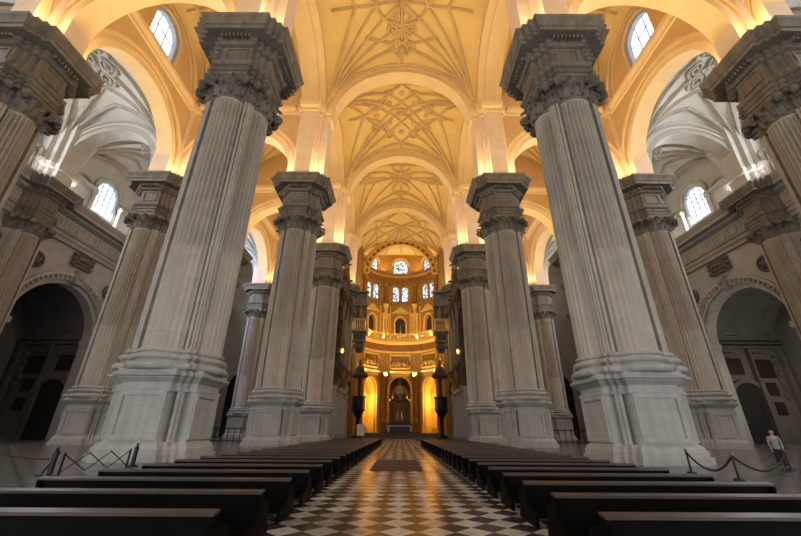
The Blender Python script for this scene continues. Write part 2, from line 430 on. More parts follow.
for i in range(1, 5):
    for sx, side in ((-1, 'left'), (1, 'right')):
        o = ap if (sx == -1 and i == 1) else dup(ap, (sx * X2, ROWS[i], 0), 0)
        o['label'] = 'grey clustered pillar of the %s aisle, %s' % (side, AORD[i - 1]); o['group'] = 'aisle pillars'

# ------------------------------------------------------------------ floor
fl = MB()
fl.add([(-75, -22, 0), (75, -22, 0), (75, 135, 0), (-75, 135, 0)], [(0, 1, 2, 3)])
struct(fl.build('floor', 'floor'), 'dim stone floor with a black and white checkered marble aisle')

# ------------------------------------------------------------------ wall builder (columns with holes)
def colwall(mb, P, w0, w1, segs):
    """segs: list of (us, [(zlo, zhi) callables...]); P(u, w, z) -> point; w0 front, w1 back"""
    for us, iv in segs:
        for lo, hi in iv:
            ring = []
            for u in us:
                a, b = lo(u), hi(u)
                ring.append([P(u, w0, a), P(u, w0, b), P(u, w1, b), P(u, w1, a)])
            mb.loft(ring, cap=True)
def C(z): return lambda u: z
def lin(a, b, n): return [a + (b - a) * i / n for i in range(n + 1)]
def archz(c, r, z, ry=None):
    ry = ry or r
    return lambda u: z + ry * sqrt(max(0, 1 - ((u - c) / r) ** 2))
def arcs(c, r, n=24):
    return [c - r * cos(pi * i / n) for i in range(n + 1)]

def arch_ring(mb, P, c, zs, r0, r1, w0, w1, n=28, a0=0, a1=pi):
    rings = []
    for i in range(n + 1):
        a = a0 + (a1 - a0) * i / n; ca, sa = -cos(a), sin(a)
        rings.append([P(c + r0 * ca, w0, zs + r0 * sa), P(c + r1 * ca, w0, zs + r1 * sa), P(c + r1 * ca, w1, zs + r1 * sa), P(c + r0 * ca, w1, zs + r0 * sa)])
    mb.loft(rings)

def moulded_arch(mb, P, c, zs, r, th, w, n=28):
    """arch with a plain soffit, stepped face and an outer roll; centred on w=0, half width w"""
    arch_ring(mb, P, c, zs, r, r + th * .55, -w * .82, w * .82, n)
    arch_ring(mb, P, c, zs, r + th * .5, r + th * .8, -w * .92, w * .92, n)
    arch_ring(mb, P, c, zs, r + th * .78, r + th, -w * 1.08, w * 1.08, n)

WN = [0]
def window(P, c, zb, w, zt, frame_w=.35, pane='pane', label='', fmat='blue_frame', cols=3, rows=5, depth=.6):
    """arched window; P(u, w, z)"""
    WN[0] += 1
    root = bpy.data.objects.new('window_%d' % WN[0], None); COL.objects.link(root); root['kind'] = 'structure'; root['label'] = label
    r = w / 2; zs = zt - r
    f = MB(); arch_ring(f, P, c, zs, r, r + frame_w, -depth / 2, depth / 2, 18)
    for sx in (-1, 1):
        u0, u1 = sorted((c + sx * r, c + sx * (r + frame_w)))
        colwall(f, P, -depth / 2, depth / 2, [([u0, u1], [(C(zb), C(zs))])])
    colwall(f, P, -depth / 2, depth / 2, [([c - r - frame_w, c + r + frame_w], [(C(zb - frame_w), C(zb))])])
    f.build('window_frame', fmat, root)
    p = MB(); us = arcs(c, r * .999, 16)
    colwall(p, P, -.04, .04, [(us, [(C(zb), lambda u: zs + sqrt(max(0.0004, r * r - (u - c) ** 2)))])])
    p.build('pane', pane, root)
    t = .03 * min(1.6, w / 2.2)
    for i in range(1, cols):
        u = c - r + w * i / cols; z1 = zs + sqrt(max(0, r * r - (u - c) ** 2))
        m = MB(); colwall(m, P, -.14, .14, [([u - t, u + t], [(C(zb), C(z1))])]); m.build('mullion', 'lead', root)
    for j in range(1, rows):
        z = zb + (zt - zb) * j / rows; hw = r if z < zs else sqrt(max(0, r * r - (z - zs) ** 2))
        m = MB(); colwall(m, P, -.14, .14, [([c - hw, c + hw], [(C(z - t), C(z + t))])]); m.build('glazing_bar', 'lead', root)
    return root

# ------------------------------------------------------------------ arcade walls above the piers
BAYS = [(ROWS[i], ROWS[i + 1]) for i in range(4)]
BN = ['beside the camera', 'beyond the nearest pillars', 'in the middle of the nave', 'next to the chancel']
def arcade(xc, y0, y1, zs, r, ztop, win, mats, name, label, th=1.5, corn=55.3, grey_side=0, winlabel=''):
    c = (y0 + y1) / 2
    P = lambda u, w, z: (xc + w, u, z)
    m = MB(); wz0, wzt, ww = 56.0, 64.3, 6.6
    g = 1.0                                                     # spandrel starts this far above the intrados
    ho = lambda u: zs + (sqrt(max(0, (r + g) ** 2 - (u - c) ** 2)))
    us_l = sorted(set([y0, c - r - g] + [c - (r + g) * cos(pi * i / 24) for i in range(13)]))
    us = sorted(set([y0] + arcs(c, r + g, 28) + [y1] + ([c - ww / 2, c + ww / 2] if win else [])))
    zlo = lambda u: zs - .1 if abs(u - c) > r + g - 1e-4 else ho(u)
    if win:
        zw = wzt - ww / 2
        left = [u for u in us if u <= c - ww / 2 + 1e-6]; mid = sorted(set([u for u in us if abs(u - c) <= ww / 2 + 1e-6] + arcs(c, ww / 2, 12)))
        right = [u for u in us if u >= c + ww / 2 - 1e-6]
        wtop = lambda u: zw + sqrt(max(0, (ww / 2) ** 2 - (u - c) ** 2))
        colwall(m, P, -th, th, [(left, [(zlo, C(ztop))]), (mid, [(zlo, C(wz0)), (wtop, C(ztop))]), (right, [(zlo, C(ztop))])])
    else:
        colwall(m, P, -th, th, [(us, [(zlo, C(ztop))])])
    o = struct(m.build(name, mats[0]), label)
    a = MB(); moulded_arch(a, P, c, zs, r, 2.0, th * 1.05); a.build('arcade_arch', mats[1], o, 30)
    if corn:
        k = MB()
        for s in (-1, 1):
            pr = [(0, corn - 1.5), (.25, corn - 1.3), (.3, corn - .9), (.75, corn - .5), (.85, corn), (0, corn + .15)]
            k.loft([[(xc + s * (th + d - .02), y, z) for d, z in pr] for y in (y0 + 1, y1 - 1)][::s])
        k.build('string_cornice', mats[1], o)
    # wall rib framing the lunette
    lr = MB(); ring = []
    for s in (-1, 1):
        path = [(xc + s * (th + .05), c - 9.3 * cos(pi * i / 24), 55.2 + 10.6 * sin(pi * i / 24)) for i in range(25)]
        lr.tube(path, .42, 6)
        path = [(xc + s * (th + .05), c - 7.9 * cos(pi * i / 24), 55.2 + 9.7 * sin(pi * i / 24)) for i in range(25)]
        lr.tube(path, .2, 6)
    lr.build('wall_rib', mats[1], o, 50)
    if win: window(P, c, wz0, ww - .9, wzt - .45, .45, label=winlabel, depth=1.6, cols=3, rows=3)
    return o
MG = ('wall_gold', 'arch')
def high_arch(xc, y0, y1, sd, i):
    c = (y0 + y1) / 2; P = lambda u, w, z: (xc + w, u, z); r, zs, g = 9.9, 54.6, 1.0; m = MB()
    us = sorted(set([y0] + arcs(c, r + g, 28) + [y1]))
    zlo = lambda u: zs - .1 if abs(u - c) > r + g - 1e-4 else zs + sqrt(max(0, (r + g) ** 2 - (u - c) ** 2))
    colwall(m, P, -2.0, 1.6, [(us, [(zlo, C(70))])])
    o = struct(m.build('wall_%s_arcade' % sd, 'wall_gold'), 'tall golden arch opening the nave to the %s aisle, %s' % (sd, BN[i]))
    a = MB(); s_ = 1 if xc > 0 else -1
    arch_ring(a, P, c, zs, r, r + 1.3, -2.2, 2.2); arch_ring(a, P, c, zs, r + 1.2, r + 1.7, -2.5, 2.5); arch_ring(a, P, c, zs, r - .35, r + .1, -.9, .9)
    a.build('arcade_arch', 'arch', o, 30)
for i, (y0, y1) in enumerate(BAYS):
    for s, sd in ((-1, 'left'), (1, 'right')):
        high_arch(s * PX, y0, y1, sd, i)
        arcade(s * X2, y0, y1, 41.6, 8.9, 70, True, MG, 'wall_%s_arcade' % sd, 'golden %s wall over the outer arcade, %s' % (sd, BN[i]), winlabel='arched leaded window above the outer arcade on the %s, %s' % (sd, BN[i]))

# transverse walls of the aisles and nave arches
def transverse(yc, xa, xb, zs, r, ztop, mats, name, label, corn):
    c = (xa + xb) / 2; P = lambda u, w, z: (u, yc + w, z); m = MB(); g = 1.0
    us = sorted(set([xa] + arcs(c, r + g, 28) + [xb]))
    zlo = lambda u: zs - .1 if abs(u - c) > r + g - 1e-4 else zs + sqrt(max(0, (r + g) ** 2 - (u - c) ** 2))
    colwall(m, P, -1.45, 1.45, [(us, [(zlo, C(ztop))])])
    o = struct(m.build(name, mats[0]), label)
    a = MB(); moulded_arch(a, P, c, zs, r, 1.9, 1.55); a.build('aisle_arch', mats[1], o, 30)
    if corn:
        k = MB()
        for s in (-1, 1):
            pr = [(0, corn - 1.5), (.25, corn - 1.3), (.3, corn - .9), (.75, corn - .5), (.85, corn), (0, corn + .15)]
            k.loft([[(x, yc + s * (1.45 + d - .02), z) for d, z in pr] for x in (xa + 1.5, xb - 1.5)][::-s])
        k.build('string_cornice', mats[1], o)
    return o
TN = ['beside the camera', 'at the nearest pillars', 'at the second pillars', 'at the third pillars', 'at the chancel']
for i in range(0, 5):
    y = ROWS[i]
    for s, sd in ((-1, 'left'), (1, 'right')):
        xa, xb = sorted((s * (PX + 1.5), s * (X2 - 1.5)))
        transverse(y, xa, xb, 41.6, 8.6, 70, MG, 'wall_%s_spandrel' % sd, 'golden cross wall and arch of the %s aisle, %s' % (sd, TN[i]), 55.3)
        xa, xb = sorted((s * (X2 + 1.4), s * (X3 - .4)))
        transverse(y, xa, xb, 42.6, 7.6, 58, ('grey_vault', 'grey_rib'), 'wall_%s_spandrel' % sd, 'grey cross arch of the outer %s aisle, %s' % (sd, TN[i]), 0)
for i in range(1, 5):
    P = lambda u, w, z, y=ROWS[i]: (u, y + w, z)
    a = MB(); moulded_arch(a, P, 0, 52.9, 12.4, 2.2, 1.6, 40)
    arch_ring(a, P, 0, 52.9, 14.5, 20.0, -1.2, 1.2, 40)
    for k in range(60):                                          # bead row along the outer roll
        t = pi * (k + .5) / 60
        for w in (-1.72, 1.72): a.obox(P(-14.0 * cos(t), w, 52.9 + 14.0 * sin(t)), (sin(t), 0, cos(t)), (0, 1, 0), (-cos(t), 0, sin(t)), .26, .14, .22)
    o = a.build('trim_%d' % i, 'arch', None, 30)
    struct(o, 'broad golden arch spanning the nave %s' % TN[i])

# ------------------------------------------------------------------ vaults
def vault(cx, cy, W, L, fz, mat, label, n=28):
    m = MB(); vs = []; fs = []
    for i in range(n + 1):
        for j in range(n + 1):
            # finer sampling near the edges
            s = -cos(pi * i / n); t = -cos(pi * j / n)
            vs.append((cx + s * W, cy + t * L, fz(s, t)))
    for i in range(n):
        for j in range(n):
            a = i * (n + 1) + j; fs.append((a, a + 1, a + n + 2, a + n + 1))
    m.add(vs, fs)
    return struct(m.build('ceiling', mat, None, 60), label)
def nave_fz(s, t):
    z1 = 53.0 + 13.6 * sqrt(max(0, 1 - s * s)); tt = t * 11.85 / 10.6
    z2 = 54.6 + 11.2 * sqrt(max(0, 1 - tt * tt)); return max(z1, z2) + 2.6 * (1 - s * s) * (1 - t * t)
def aisle_fz(s, t):
    z1 = 54.6 + 11.0 * sqrt(max(0, 1 - s * s)); tt = t * 11.85 / 10.6
    z2 = 54.6 + 11.0 * sqrt(max(0, 1 - tt * tt)); return max(z1, z2) + 2.2 * (1 - s * s) * (1 - t * t)
def outer_fz(s, t):
    z1 = 42.6 + 9.6 * sqrt(max(0, 1 - s * s)); tt = t * 11.85 / 10.6
    z2 = 42.6 + 10.2 * sqrt(max(0, 1 - tt * tt)); return max(z1, z2) + 2.6 * (1 - s * s) * (1 - t * t)

def line(a, b, n=14): return [(a[0] + (b[0] - a[0]) * i / n, a[1] + (b[1] - a[1]) * i / n) for i in range(n + 1)]
def bow(a, b, k, n=16):
    dx, dy = b[0] - a[0], b[1] - a[1]
    return [(a[0] + dx * i / n - dy * k * sin(pi * i / n), a[1] + dy * i / n + dx * k * sin(pi * i / n)) for i in range(n + 1)]
def circ(c, r, n=24, ry=None): return [(c[0] + r * cos(2 * pi * i / n), c[1] + (ry or r) * sin(2 * pi * i / n)) for i in range(n + 1)]
def spiral(c, r, turns=2.0, a=0, sg=1, n=26): return [(c[0] + r * (1 - .85 * i / n) * cos(a + sg * 2 * pi * turns * i / n), c[1] + r * (1 - .85 * i / n) * sin(a + sg * 2 * pi * turns * i / n)) for i in range(n + 1)]

def add_ribs(ceil, cx, cy, W, L, fz, paths, mat, w=.3, h=.5, name='rib'):
    for p in paths:
        # keep inside the vault
        pp = [(cx + s * W, cy + t * L, fz(s, t) - .02) for s, t in p]
        MB().rib(pp, w, h).build(name, mat, ceil, 40)
def fan(e=.875, mids=((0, .42), (.42, 0), (0, .68), (.66, 0))):
    out = []
    for sx in (-1, 1):
        for sy in (-1, 1):
            c = (sx * .93, sy * e)
            out.append(line(c, (0, 0), 20))
            for m in mids: out.append(bow(c, (sx * m[0], sy * m[1]), 0, 18))
    return out
def boss(ceil, cx, cy, W, L, fz, s, t, r, mat, drop=.9):
    m = MB(); z = fz(s, t); c = (cx + s * W, cy + t * L, z)
    m.lathe([(r * .9, .3), (r, -.1), (r * .8, -.35), (r * .45, -.4), (r * .5, -drop * .6), (r * .28, -drop * .8), (.05, -drop)], c, 14)
    for k in range(8):
        a = 2 * pi * k / 8; m.ball((c[0] + r * .95 * cos(a), c[1] + r * .95 * sin(a), z - .3), r * .25, 6, 4)
    m.build('boss', mat, ceil, 50)

STAR = fan() + [line((0, -.42), (0, .42)), line((-.42, 0), (.42, 0)), circ((0, 0), .2), circ((0, 0), .42)]
RIDGE = [line((0, -.86), (0, .86), 24), line((-.84, 0), (.84, 0), 24)]
STAR = STAR + RIDGE
RIBS1 = fan(mids=((0, .62), (0, .34), (.55, 0), (.3, 0))) + RIDGE + [circ((0, 0), .3), bow((-.46, .4), (.46, .4), .2), bow((-.46, -.4), (.46, -.4), -.2)] + \
        [spiral((sx * .1, sy * .62), .09, 1.6, 0 if sx < 0 else pi, sx * sy) for sx in (-1, 1) for sy in (-1, 1)] + [spiral((sx * .11, sy * .36), .09, 1.6, 0 if sx < 0 else pi, -sx * sy) for sx in (-1, 1) for sy in (-1, 1)]
lat = []
for k in (-.6, -.2, .2, .6):
    lat += [[((k + d) * .5, (k - d) * .6) for d in lin(-.6, .6, 14)], [((k + d) * .5, (d - k) * .6) for d in lin(-.6, .6, 14)]]
RIBS2 = fan(mids=((0, .72), (.6, 0), (.2, .48), (.4, .24))) + lat + [circ((sx * .4, sy * .26), .075) for sx in (-1, 1) for sy in (-1, 1)] + [circ((sx * .2, sy * .5), .065) for sx in (-1, 1) for sy in (-1, 1)] + \
        [line((0, sy * .72), (0, sy * .86), 8) for sy in (-1, 1)] + [line((sx * .6, 0), (sx * .84, 0), 8) for sx in (-1, 1)] + [bow((sx * .2, sy * .5), (sx * .7, sy * .02), -.2 * sx * sy) for sx in (-1, 1) for sy in (-1, 1)]
RIBS3 = fan(mids=((0, .5), (.5, 0), (0, .75), (.7, 0))) + RIDGE + [circ((0, 0), .2), circ((0, .42), .17, 24, .2), circ((0, -.42), .17, 24, .2)] + \
        [bow((sx * .3, t0), (sx * .82, t0), .2 * q) for sx in (-1, 1) for t0 in (-.05,) for q in (-1, 1)]
for i, (y0, y1) in enumerate(BAYS):
    cy = (y0 + y1) / 2; L = SP / 2
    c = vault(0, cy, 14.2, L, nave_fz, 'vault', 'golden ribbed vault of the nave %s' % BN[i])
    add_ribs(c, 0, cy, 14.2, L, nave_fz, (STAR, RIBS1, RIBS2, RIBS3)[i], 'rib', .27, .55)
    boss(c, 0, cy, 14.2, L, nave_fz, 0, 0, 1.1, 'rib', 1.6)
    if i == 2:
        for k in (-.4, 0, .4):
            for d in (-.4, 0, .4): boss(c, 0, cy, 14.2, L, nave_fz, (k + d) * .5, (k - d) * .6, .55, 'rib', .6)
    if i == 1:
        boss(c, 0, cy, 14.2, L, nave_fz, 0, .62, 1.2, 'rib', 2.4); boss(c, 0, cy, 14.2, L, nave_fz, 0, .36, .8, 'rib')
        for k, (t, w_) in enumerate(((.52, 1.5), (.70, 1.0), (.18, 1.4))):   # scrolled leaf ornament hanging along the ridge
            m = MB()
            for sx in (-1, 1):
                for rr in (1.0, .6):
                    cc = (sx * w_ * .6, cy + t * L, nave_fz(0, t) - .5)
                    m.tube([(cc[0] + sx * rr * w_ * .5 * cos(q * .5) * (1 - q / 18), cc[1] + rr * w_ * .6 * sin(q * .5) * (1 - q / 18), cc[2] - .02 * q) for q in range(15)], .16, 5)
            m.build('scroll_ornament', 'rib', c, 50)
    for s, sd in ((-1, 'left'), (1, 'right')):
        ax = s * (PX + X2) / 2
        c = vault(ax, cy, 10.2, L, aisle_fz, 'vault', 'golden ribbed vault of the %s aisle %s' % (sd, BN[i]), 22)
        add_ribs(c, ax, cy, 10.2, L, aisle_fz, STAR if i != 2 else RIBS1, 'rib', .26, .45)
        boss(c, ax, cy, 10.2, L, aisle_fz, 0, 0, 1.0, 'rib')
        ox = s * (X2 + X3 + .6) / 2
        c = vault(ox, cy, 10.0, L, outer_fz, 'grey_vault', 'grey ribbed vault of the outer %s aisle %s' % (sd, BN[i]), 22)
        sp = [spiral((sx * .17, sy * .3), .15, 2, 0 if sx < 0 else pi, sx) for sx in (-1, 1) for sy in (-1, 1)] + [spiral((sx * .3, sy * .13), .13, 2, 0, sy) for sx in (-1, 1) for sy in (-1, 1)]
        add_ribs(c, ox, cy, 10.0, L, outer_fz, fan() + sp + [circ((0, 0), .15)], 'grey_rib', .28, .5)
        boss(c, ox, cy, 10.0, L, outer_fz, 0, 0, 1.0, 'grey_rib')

# ------------------------------------------------------------------ outer walls with chapels
def outer_wall(s, sd):
    def mk(y0, y1, i):
        c = (y0 + y1) / 2; P = lambda u, w, z: (s * (X3 + w), u, z); m = MB()
        r, zs = 9.1, 17.3
        us0 = [y0, c - r]; us2 = [c + r, y1]; us1 = arcs(c, r, 28)
        wr, wz0, wz1 = 3.0, 40.6, 48.2
        za = archz(c, r, zs)
        wl = sorted(set([u for u in us1 if u <= c - wr] + [c - wr])); wm = arcs(c, wr, 14); wrr = sorted(set([c + wr] + [u for u in us1 if u >= c + wr]))
        wt = archz(c, wr, wz1 - wr)
        colwall(m, P, 0, 2.2, [(us0, [(C(0), C(56))]), (wl, [(za, C(56))]), (wm, [(za, C(wz0)), (wt, C(56))]), (wrr, [(za, C(56))]), (us2, [(C(0), C(56))])])
        o = struct(m.build('wall_' + sd, 'wall'), 'grey outer wall on the %s with a chapel arch, %s' % (sd, BN[i] if i < 4 else 'past the chancel'))
        a = MB()                                                # archivolt, jamb mouldings, beads, imposts
        arch_ring(a, P, c, zs, r - .1, r + .9, -.3, .1); arch_ring(a, P, c, zs, r + .8, r + 1.25, -.5, .1); arch_ring(a, P, c, zs, r - .8, r, .3, 2.0)
        for sx in (-1, 1):
            u0, u1 = sorted((c + sx * (r - .1), c + sx * (r + .9))); colwall(a, P, -.3, .1, [([u0, u1], [(C(0), C(zs))])])
            u0, u1 = sorted((c + sx * (r - .8), c + sx * r)); colwall(a, P, .3, 2.0, [([u0, u1], [(C(0), C(zs))])])
            u0, u1 = sorted((c + sx * (r - 1.0), c + sx * (r + 1.5))); colwall(a, P, -.6, 2.1, [([u0, u1], [(C(zs - .8), C(zs + .1))])])
        a.build('archivolt', 'pier', o, 30)
        bd = MB()
        for k in range(34):
            t = pi * (k + .5) / 34
            bd.obox(P(c - (r + .45) * cos(t), -.4, zs + (r + .45) * sin(t)), (0, sin(t), cos(t)), (1, 0, 0), (0, -cos(t), sin(t)), .24, .2, .3)
        for sx in (-1, 1):
            for k in range(9): bd.obox(P(c + sx * (r + .4), -.35, 1.5 + k * 1.6), (0, 1, 0), (1, 0, 0), (0, 0, 1), .28, .15, .5)
        bd.build('arch_beading', 'wall_trim', o)
        ks = MB(); colwall(ks, P, -1.1, .1, [([c - .7, c + .7], [(C(zs + r - .6), C(zs + r + 1.8))])]); ks.ball(P(c, -1.1, zs + r + .8), .6); ks.build('keystone', 'wall_trim', o, 40)
        # entablature: architrave, frieze panels, dentils, cornice
        e = MB(); pr = [(0, 31.9), (.5, 31.9), (.5, 32.6), (.7, 32.7), (.7, 33.3), (1.0, 33.5), (1.0, 33.8), (.5, 33.9), (.5, 36.2), (.9, 36.4), (1.0, 37.0), (2.3, 37.05), (2.3, 37.6), (2.7, 38.2), (2.85, 38.58), (0, 38.7)]
        e.loft([[P(u, -d, z) for d, z in pr] for u in (y0, y1)][::(-s)])
        e.build('entablature', 'wall_trim', o)
        fp = MB()
        for k in range(9):
            u = y0 + SP * (k + .5) / 9
            for (a0, a1, z0, z1) in ((-.95, -.75, 34.2, 35.9), (.75, .95, 34.2, 35.9), (-.75, .75, 35.7, 35.9), (-.75, .75, 34.2, 34.4)):
                colwall(fp, P, -.66, -.4, [([u + a0, u + a1], [(C(z0), C(z1))])])
        for k in range(58):
            u = y0 + SP * (k + .5) / 58; colwall(fp, P, -1.5, -.9, [([u - .12, u + .12], [(C(36.5), C(36.95))])])
        fp.build('frieze_panels', 'wall', o)
        # clerestory: flanking blind niches and little columns either side of the window
        nm = MB()
        for sx in (-1, 1):
            cc = c + sx * 6.0
            arch_ring(nm, P, cc, 43.6, 1.9, 2.4, -.35, .1, 16)
            for q in (-1, 1): colwall(nm, P, -.35, .1, [(sorted((cc + q * 1.9, cc + q * 2.4)), [(C(39.2), C(43.6))])])
            for q in (3.45, 8.6):
                x, y, _ = P(c + sx * q, -.7, 0); nm.lathe([(.5, 38.7), (.5, 39.3), (.36, 39.5), (.33, 43.2), (.5, 43.5), (.55, 44.0)], (x, y, 0), 10)
        arch_ring(nm, P, c, 45.2, 3.3, 3.9, -.5, .1, 20)
        arch_ring(nm, P, c, 42.6, 9.4, 10.0, -.9, .1, 28)
        colwall(nm, P, -.9, .1, [([c - 9.2, c - 3.1], [(C(44.0), C(44.5))]), ([c + 3.1, c + 9.2], [(C(44.0), C(44.5))])])
        nm.build('niche_mouldings', 'grey_rib', o, 40)
        window(lambda u, w, z: (s * (X3 + .5 + w), u, z), c, wz0 + .3, 2 * wr - .8, wz1 - .4, .4, label='bright arched clerestory window of the outer %s wall, %s' % (sd, BN[i] if i < 4 else 'past the chancel'), cols=4, rows=6, depth=1.0)
        # medallions and cartouche
        for sx, q in ((-1, 'nearer'), (1, 'farther')):
            md = MB(); ctr = Vector(P(c + sx * 8.2, -.25, 27.2)); rings = []
            for rad, dp in ((1.45, .3), (1.45, -.15), (1.2, -.25), (1.05, -.05), (.75, -.05), (.6, -.3), (.02, -.5)):
                rings.append([(ctr.x + s * dp, ctr.y + rad * cos(2 * pi * j / 20), ctr.z + rad * sin(2 * pi * j / 20)) for j in range(20)])
            md.loft(rings)
            for k in range(6): md.ball((ctr.x - s * .25, ctr.y + .85 * cos(k * pi / 3), ctr.z + .85 * sin(k * pi / 3)), .24, 6, 4)
            ob = md.build('medallion', 'carving', None, 40); tag(ob, 'round stone medallion on the %s wall, %s side of its chapel arch, %s' % (sd, q, ('near', 'in plain view', 'behind pillars', 'farthest')[min(i - 1, 3)]), 'medallion', 'wall medallions')
        ct = MB(); colwall(ct, P, -.5, .05, [([c - 1.9, c + 1.9], [(C(29.2), C(31.4))])])
        colwall(ct, P, -.7, -.4, [([c - 1.4, c + 1.4], [(C(29.6), C(31.0))])])
        for k in range(3):
            for sx in (-1, 1):
                p = P(c + sx * 2.0, -.45, 29.4 + k * .9); ct.ball(p, .42, 8, 5)
        for k in range(7): ct.ball(P(c - 1.8 + .6 * k, -.5, 31.4), .28, 6, 4); ct.ball(P(c - 1.8 + .6 * k, -.5, 29.1), .28, 6, 4)
        for sx in (-1, 0, 1): ct.ball(P(c + sx * .8, -.75, 30.3), .35, 8, 5)
        ob = ct.build('cartouche', 'carving', None, 40); tag(ob, 'carved stone cartouche above the chapel arch of the %s wall, %s' % (sd, ('near', 'in plain view', 'behind pillars', 'farthest')[min(i - 1, 3)]), 'cartouche', 'wall cartouches')
        # chapel behind the arch
        ch = MB(); x0, x1 = 2.2, 15
        def Q(u, w, z): return P(u, w, z)
        ring = []
        for w in (x0, x1):
            pts = [Q(c - r - .6, w, 0), Q(c - r - .6, w, zs)] + [Q(c - (r + .6) * cos(pi * k / 20), w, zs + (r + .6) * sin(pi * k / 20)) for k in range(1, 20)] + [Q(c + r + .6, w, zs), Q(c + r + .6, w, 0)]
            ring.append(pts)
        ch.loft(ring, cap=False, closed=False); n_ = len(ring[1]); ch.add(ring[1], [tuple(range(n_))])
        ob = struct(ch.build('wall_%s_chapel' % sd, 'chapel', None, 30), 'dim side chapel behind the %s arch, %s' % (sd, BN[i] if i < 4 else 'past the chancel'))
        g = MB(); yb = c + r + .6; Pb = lambda u, w, z: (s * (X3 + u), yb + w, z)
        arch_ring(g, Pb, 5.4, 7.4, 3.0, 3.7, -.5, .1, 18)
        for q in (-1, 1): colwall(g, Pb, -.5, .1, [(sorted((5.4 + q * 3.0, 5.4 + q * 3.7)), [(C(0), C(7.4))])])
        colwall(g, Pb, -.9, .1, [([2.3, 14.9], [(C(16.9), C(17.3)), (C(17.7), C(18.0))]), ([7.6, 8.0], [(C(0), C(16.9))]), ([13.6, 14.4], [(C(0), C(16.9))])])
        for q in (4.2, 9.8):
            for k in range(5): g.ball(Pb(q + .55 * (k - 2), -.15, 15.6 + .2 * (k % 2)), .42, 8, 5)
        for k in range(6): g.ball(Pb(12.4 + .4 * (k % 2), -.15, 8 + k * 1.4), .5, 8, 5)
        arch_ring(g, Pb, 8.0, 17.9, 5.2, 5.9, -.5, .1, 18)
        g.build('chapel_mouldings', 'chapel_trim', ob, 40)
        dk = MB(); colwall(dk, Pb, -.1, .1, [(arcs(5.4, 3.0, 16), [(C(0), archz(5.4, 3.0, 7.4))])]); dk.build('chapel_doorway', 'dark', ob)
        if i == 2:
            for k, (u, z, hw, hh) in enumerate(((4.4, 13.4, 1.6, 1.5), (10.1, 13.0, 1.7, 1.7), (10.2, 9.3, .9, 1.2), (10.4, 5.9, .85, 1.1), (6.0, 20.6, 1.2, 1.2))):
                pn = MB(); colwall(pn, Pb, -.3, -.02, [([u - hw, u + hw], [(C(z - hh), C(z + hh))])])
                ob2 = pn.build('painting', 'paint')
                tag(ob2, '%s in the %s side chapel' % (('dark square painting above the doorway', 'dark square painting to the right above the doorway', 'upper small dark panel right of the doorway', 'lower small dark panel right of the doorway', 'small dark panel over the cornice')[k], sd), 'painting', 'chapel paintings')
        return o
    bays = BAYS + [(ROWS[4], ROWS[4] + SP)]
    for i, (y0, y1) in enumerate(bays):
        if i == 0: continue
        mk(y0, y1, i)
    # pilaster clusters on the wall in line with the pillars
    half = pier_half(s, sd)

def pier_half(s, sd):
    src = dup(ap, (s * (X3 + .25), ROWS[1], 0), 0, 'x')
    src['group'] = 'wall pillars'
    WO = ['at the edge of the photo', 'between the chapels', 'behind the aisle pillar', 'farthest back']
    for i in range(1, 5):
        o = src if i == 1 else dup(src, (s * (X3 + .25), ROWS[i], 0), 0)
        o['label'] = 'grey half pillar built into the %s outer wall, %s' % (sd, WO[i - 1])
    return src
for s, sd in ((-1, 'left'), (1, 'right')): outer_wall(s, sd)
low = MB(); lp = stair(1.5, 2.3, 3.1, 2); low.sweep(lp, [(H - .05, .15), (H + .6, .15), (H + .75, 0), (H + 2.6, 0), (H + 2.8, .3), (H + 3.4, .5), (H + 3.6, .5), (H + 3.6, 0), (H + 4.2, -.2), (H + 9, .5), (H + 13, 1.4)])
lowme = None
for o in [q for q in COL.objects if q.get('group') == 'wall pillars']:
    del o['category']; del o['group']; o['kind'] = 'structure'
    if lowme is None: lowme = low.build('attic_block', 'grey_vault', o, 30).data
    else:
        q = bpy.data.objects.new('attic_block', lowme); COL.objects.link(q); q.parent = o

# unseen west front behind the camera, openings shaped to light the lower parts
m = MB(); PW = lambda u, w, z: (u, -21 - w, z); segs = []; u = -75
for x, hw, hz in ((-49, 5, 12), (-27, 5, 12), (0, 9, 16), (27, 5, 12), (49, 5, 12)):
    segs.append(([u, x - hw], [(C(0), C(72))])); segs.append(([x - hw, x + hw], [(C(hz + .4), C(72))])); u = x + hw
segs.append(([u, 75], [(C(0), C(72))])); colwall(m, PW, 0, 1.5, segs)
struct(m.build('wall_front', 'wall'), 'unseen west front wall behind the camera, with openings added for the fill light')
# far end of the aisles
for s, sd in ((-1, 'left'), (1, 'right')):
    x0, x1 = sorted((s * 14.4, s * 62)); m = MB(); yb = 121.5
    P = lambda u, w, z: (u, yb + w, z)
    m.box(x0, x1, yb, yb + 1, 0, 62)
    o = struct(m.build('wall_back_' + sd, 'wall'), 'far end wall of the %s aisles' % sd)
    for c, nm in ((s * 27.6, 'inner'), (s * 49.6, 'outer')):
        g = MB(); arch_ring(g, P, c, 14, 5, 6, -.6, .1, 20)
        for q in (-1, 1): colwall(g, P, -.6, .1, [(sorted((c + q * 5, c + q * 6)), [(C(0), C(14))])])
        g.build('blind_arch', 'pier', o, 30)
        g = MB(); colwall(g, P, -.15, .1, [(arcs(c, 5, 16), [(C(0), archz(c, 5, 14))])]); g.build('recess_shade', 'dark', o)
        window(lambda u, w, z: (u, yb - .3 + w, z), c, 28, 4, 38, .4, label='tall window in the far wall of the %s %s aisle' % (nm, sd))
    v = MB(); v.box(x0, x1, YE, yb + 1, 62, 63); struct(v.build('ceiling', 'vault'), 'plain roof over the far end of the %s aisles' % sd)
    v = MB(); v.box(*sorted((s * 14.2, s * 17.5)), YE + 5.2, yb + 1, 0, 64); struct(v.build('wall_%s_chancel' % sd, 'wall'), 'solid stone flank of the chancel on the %s' % sd)

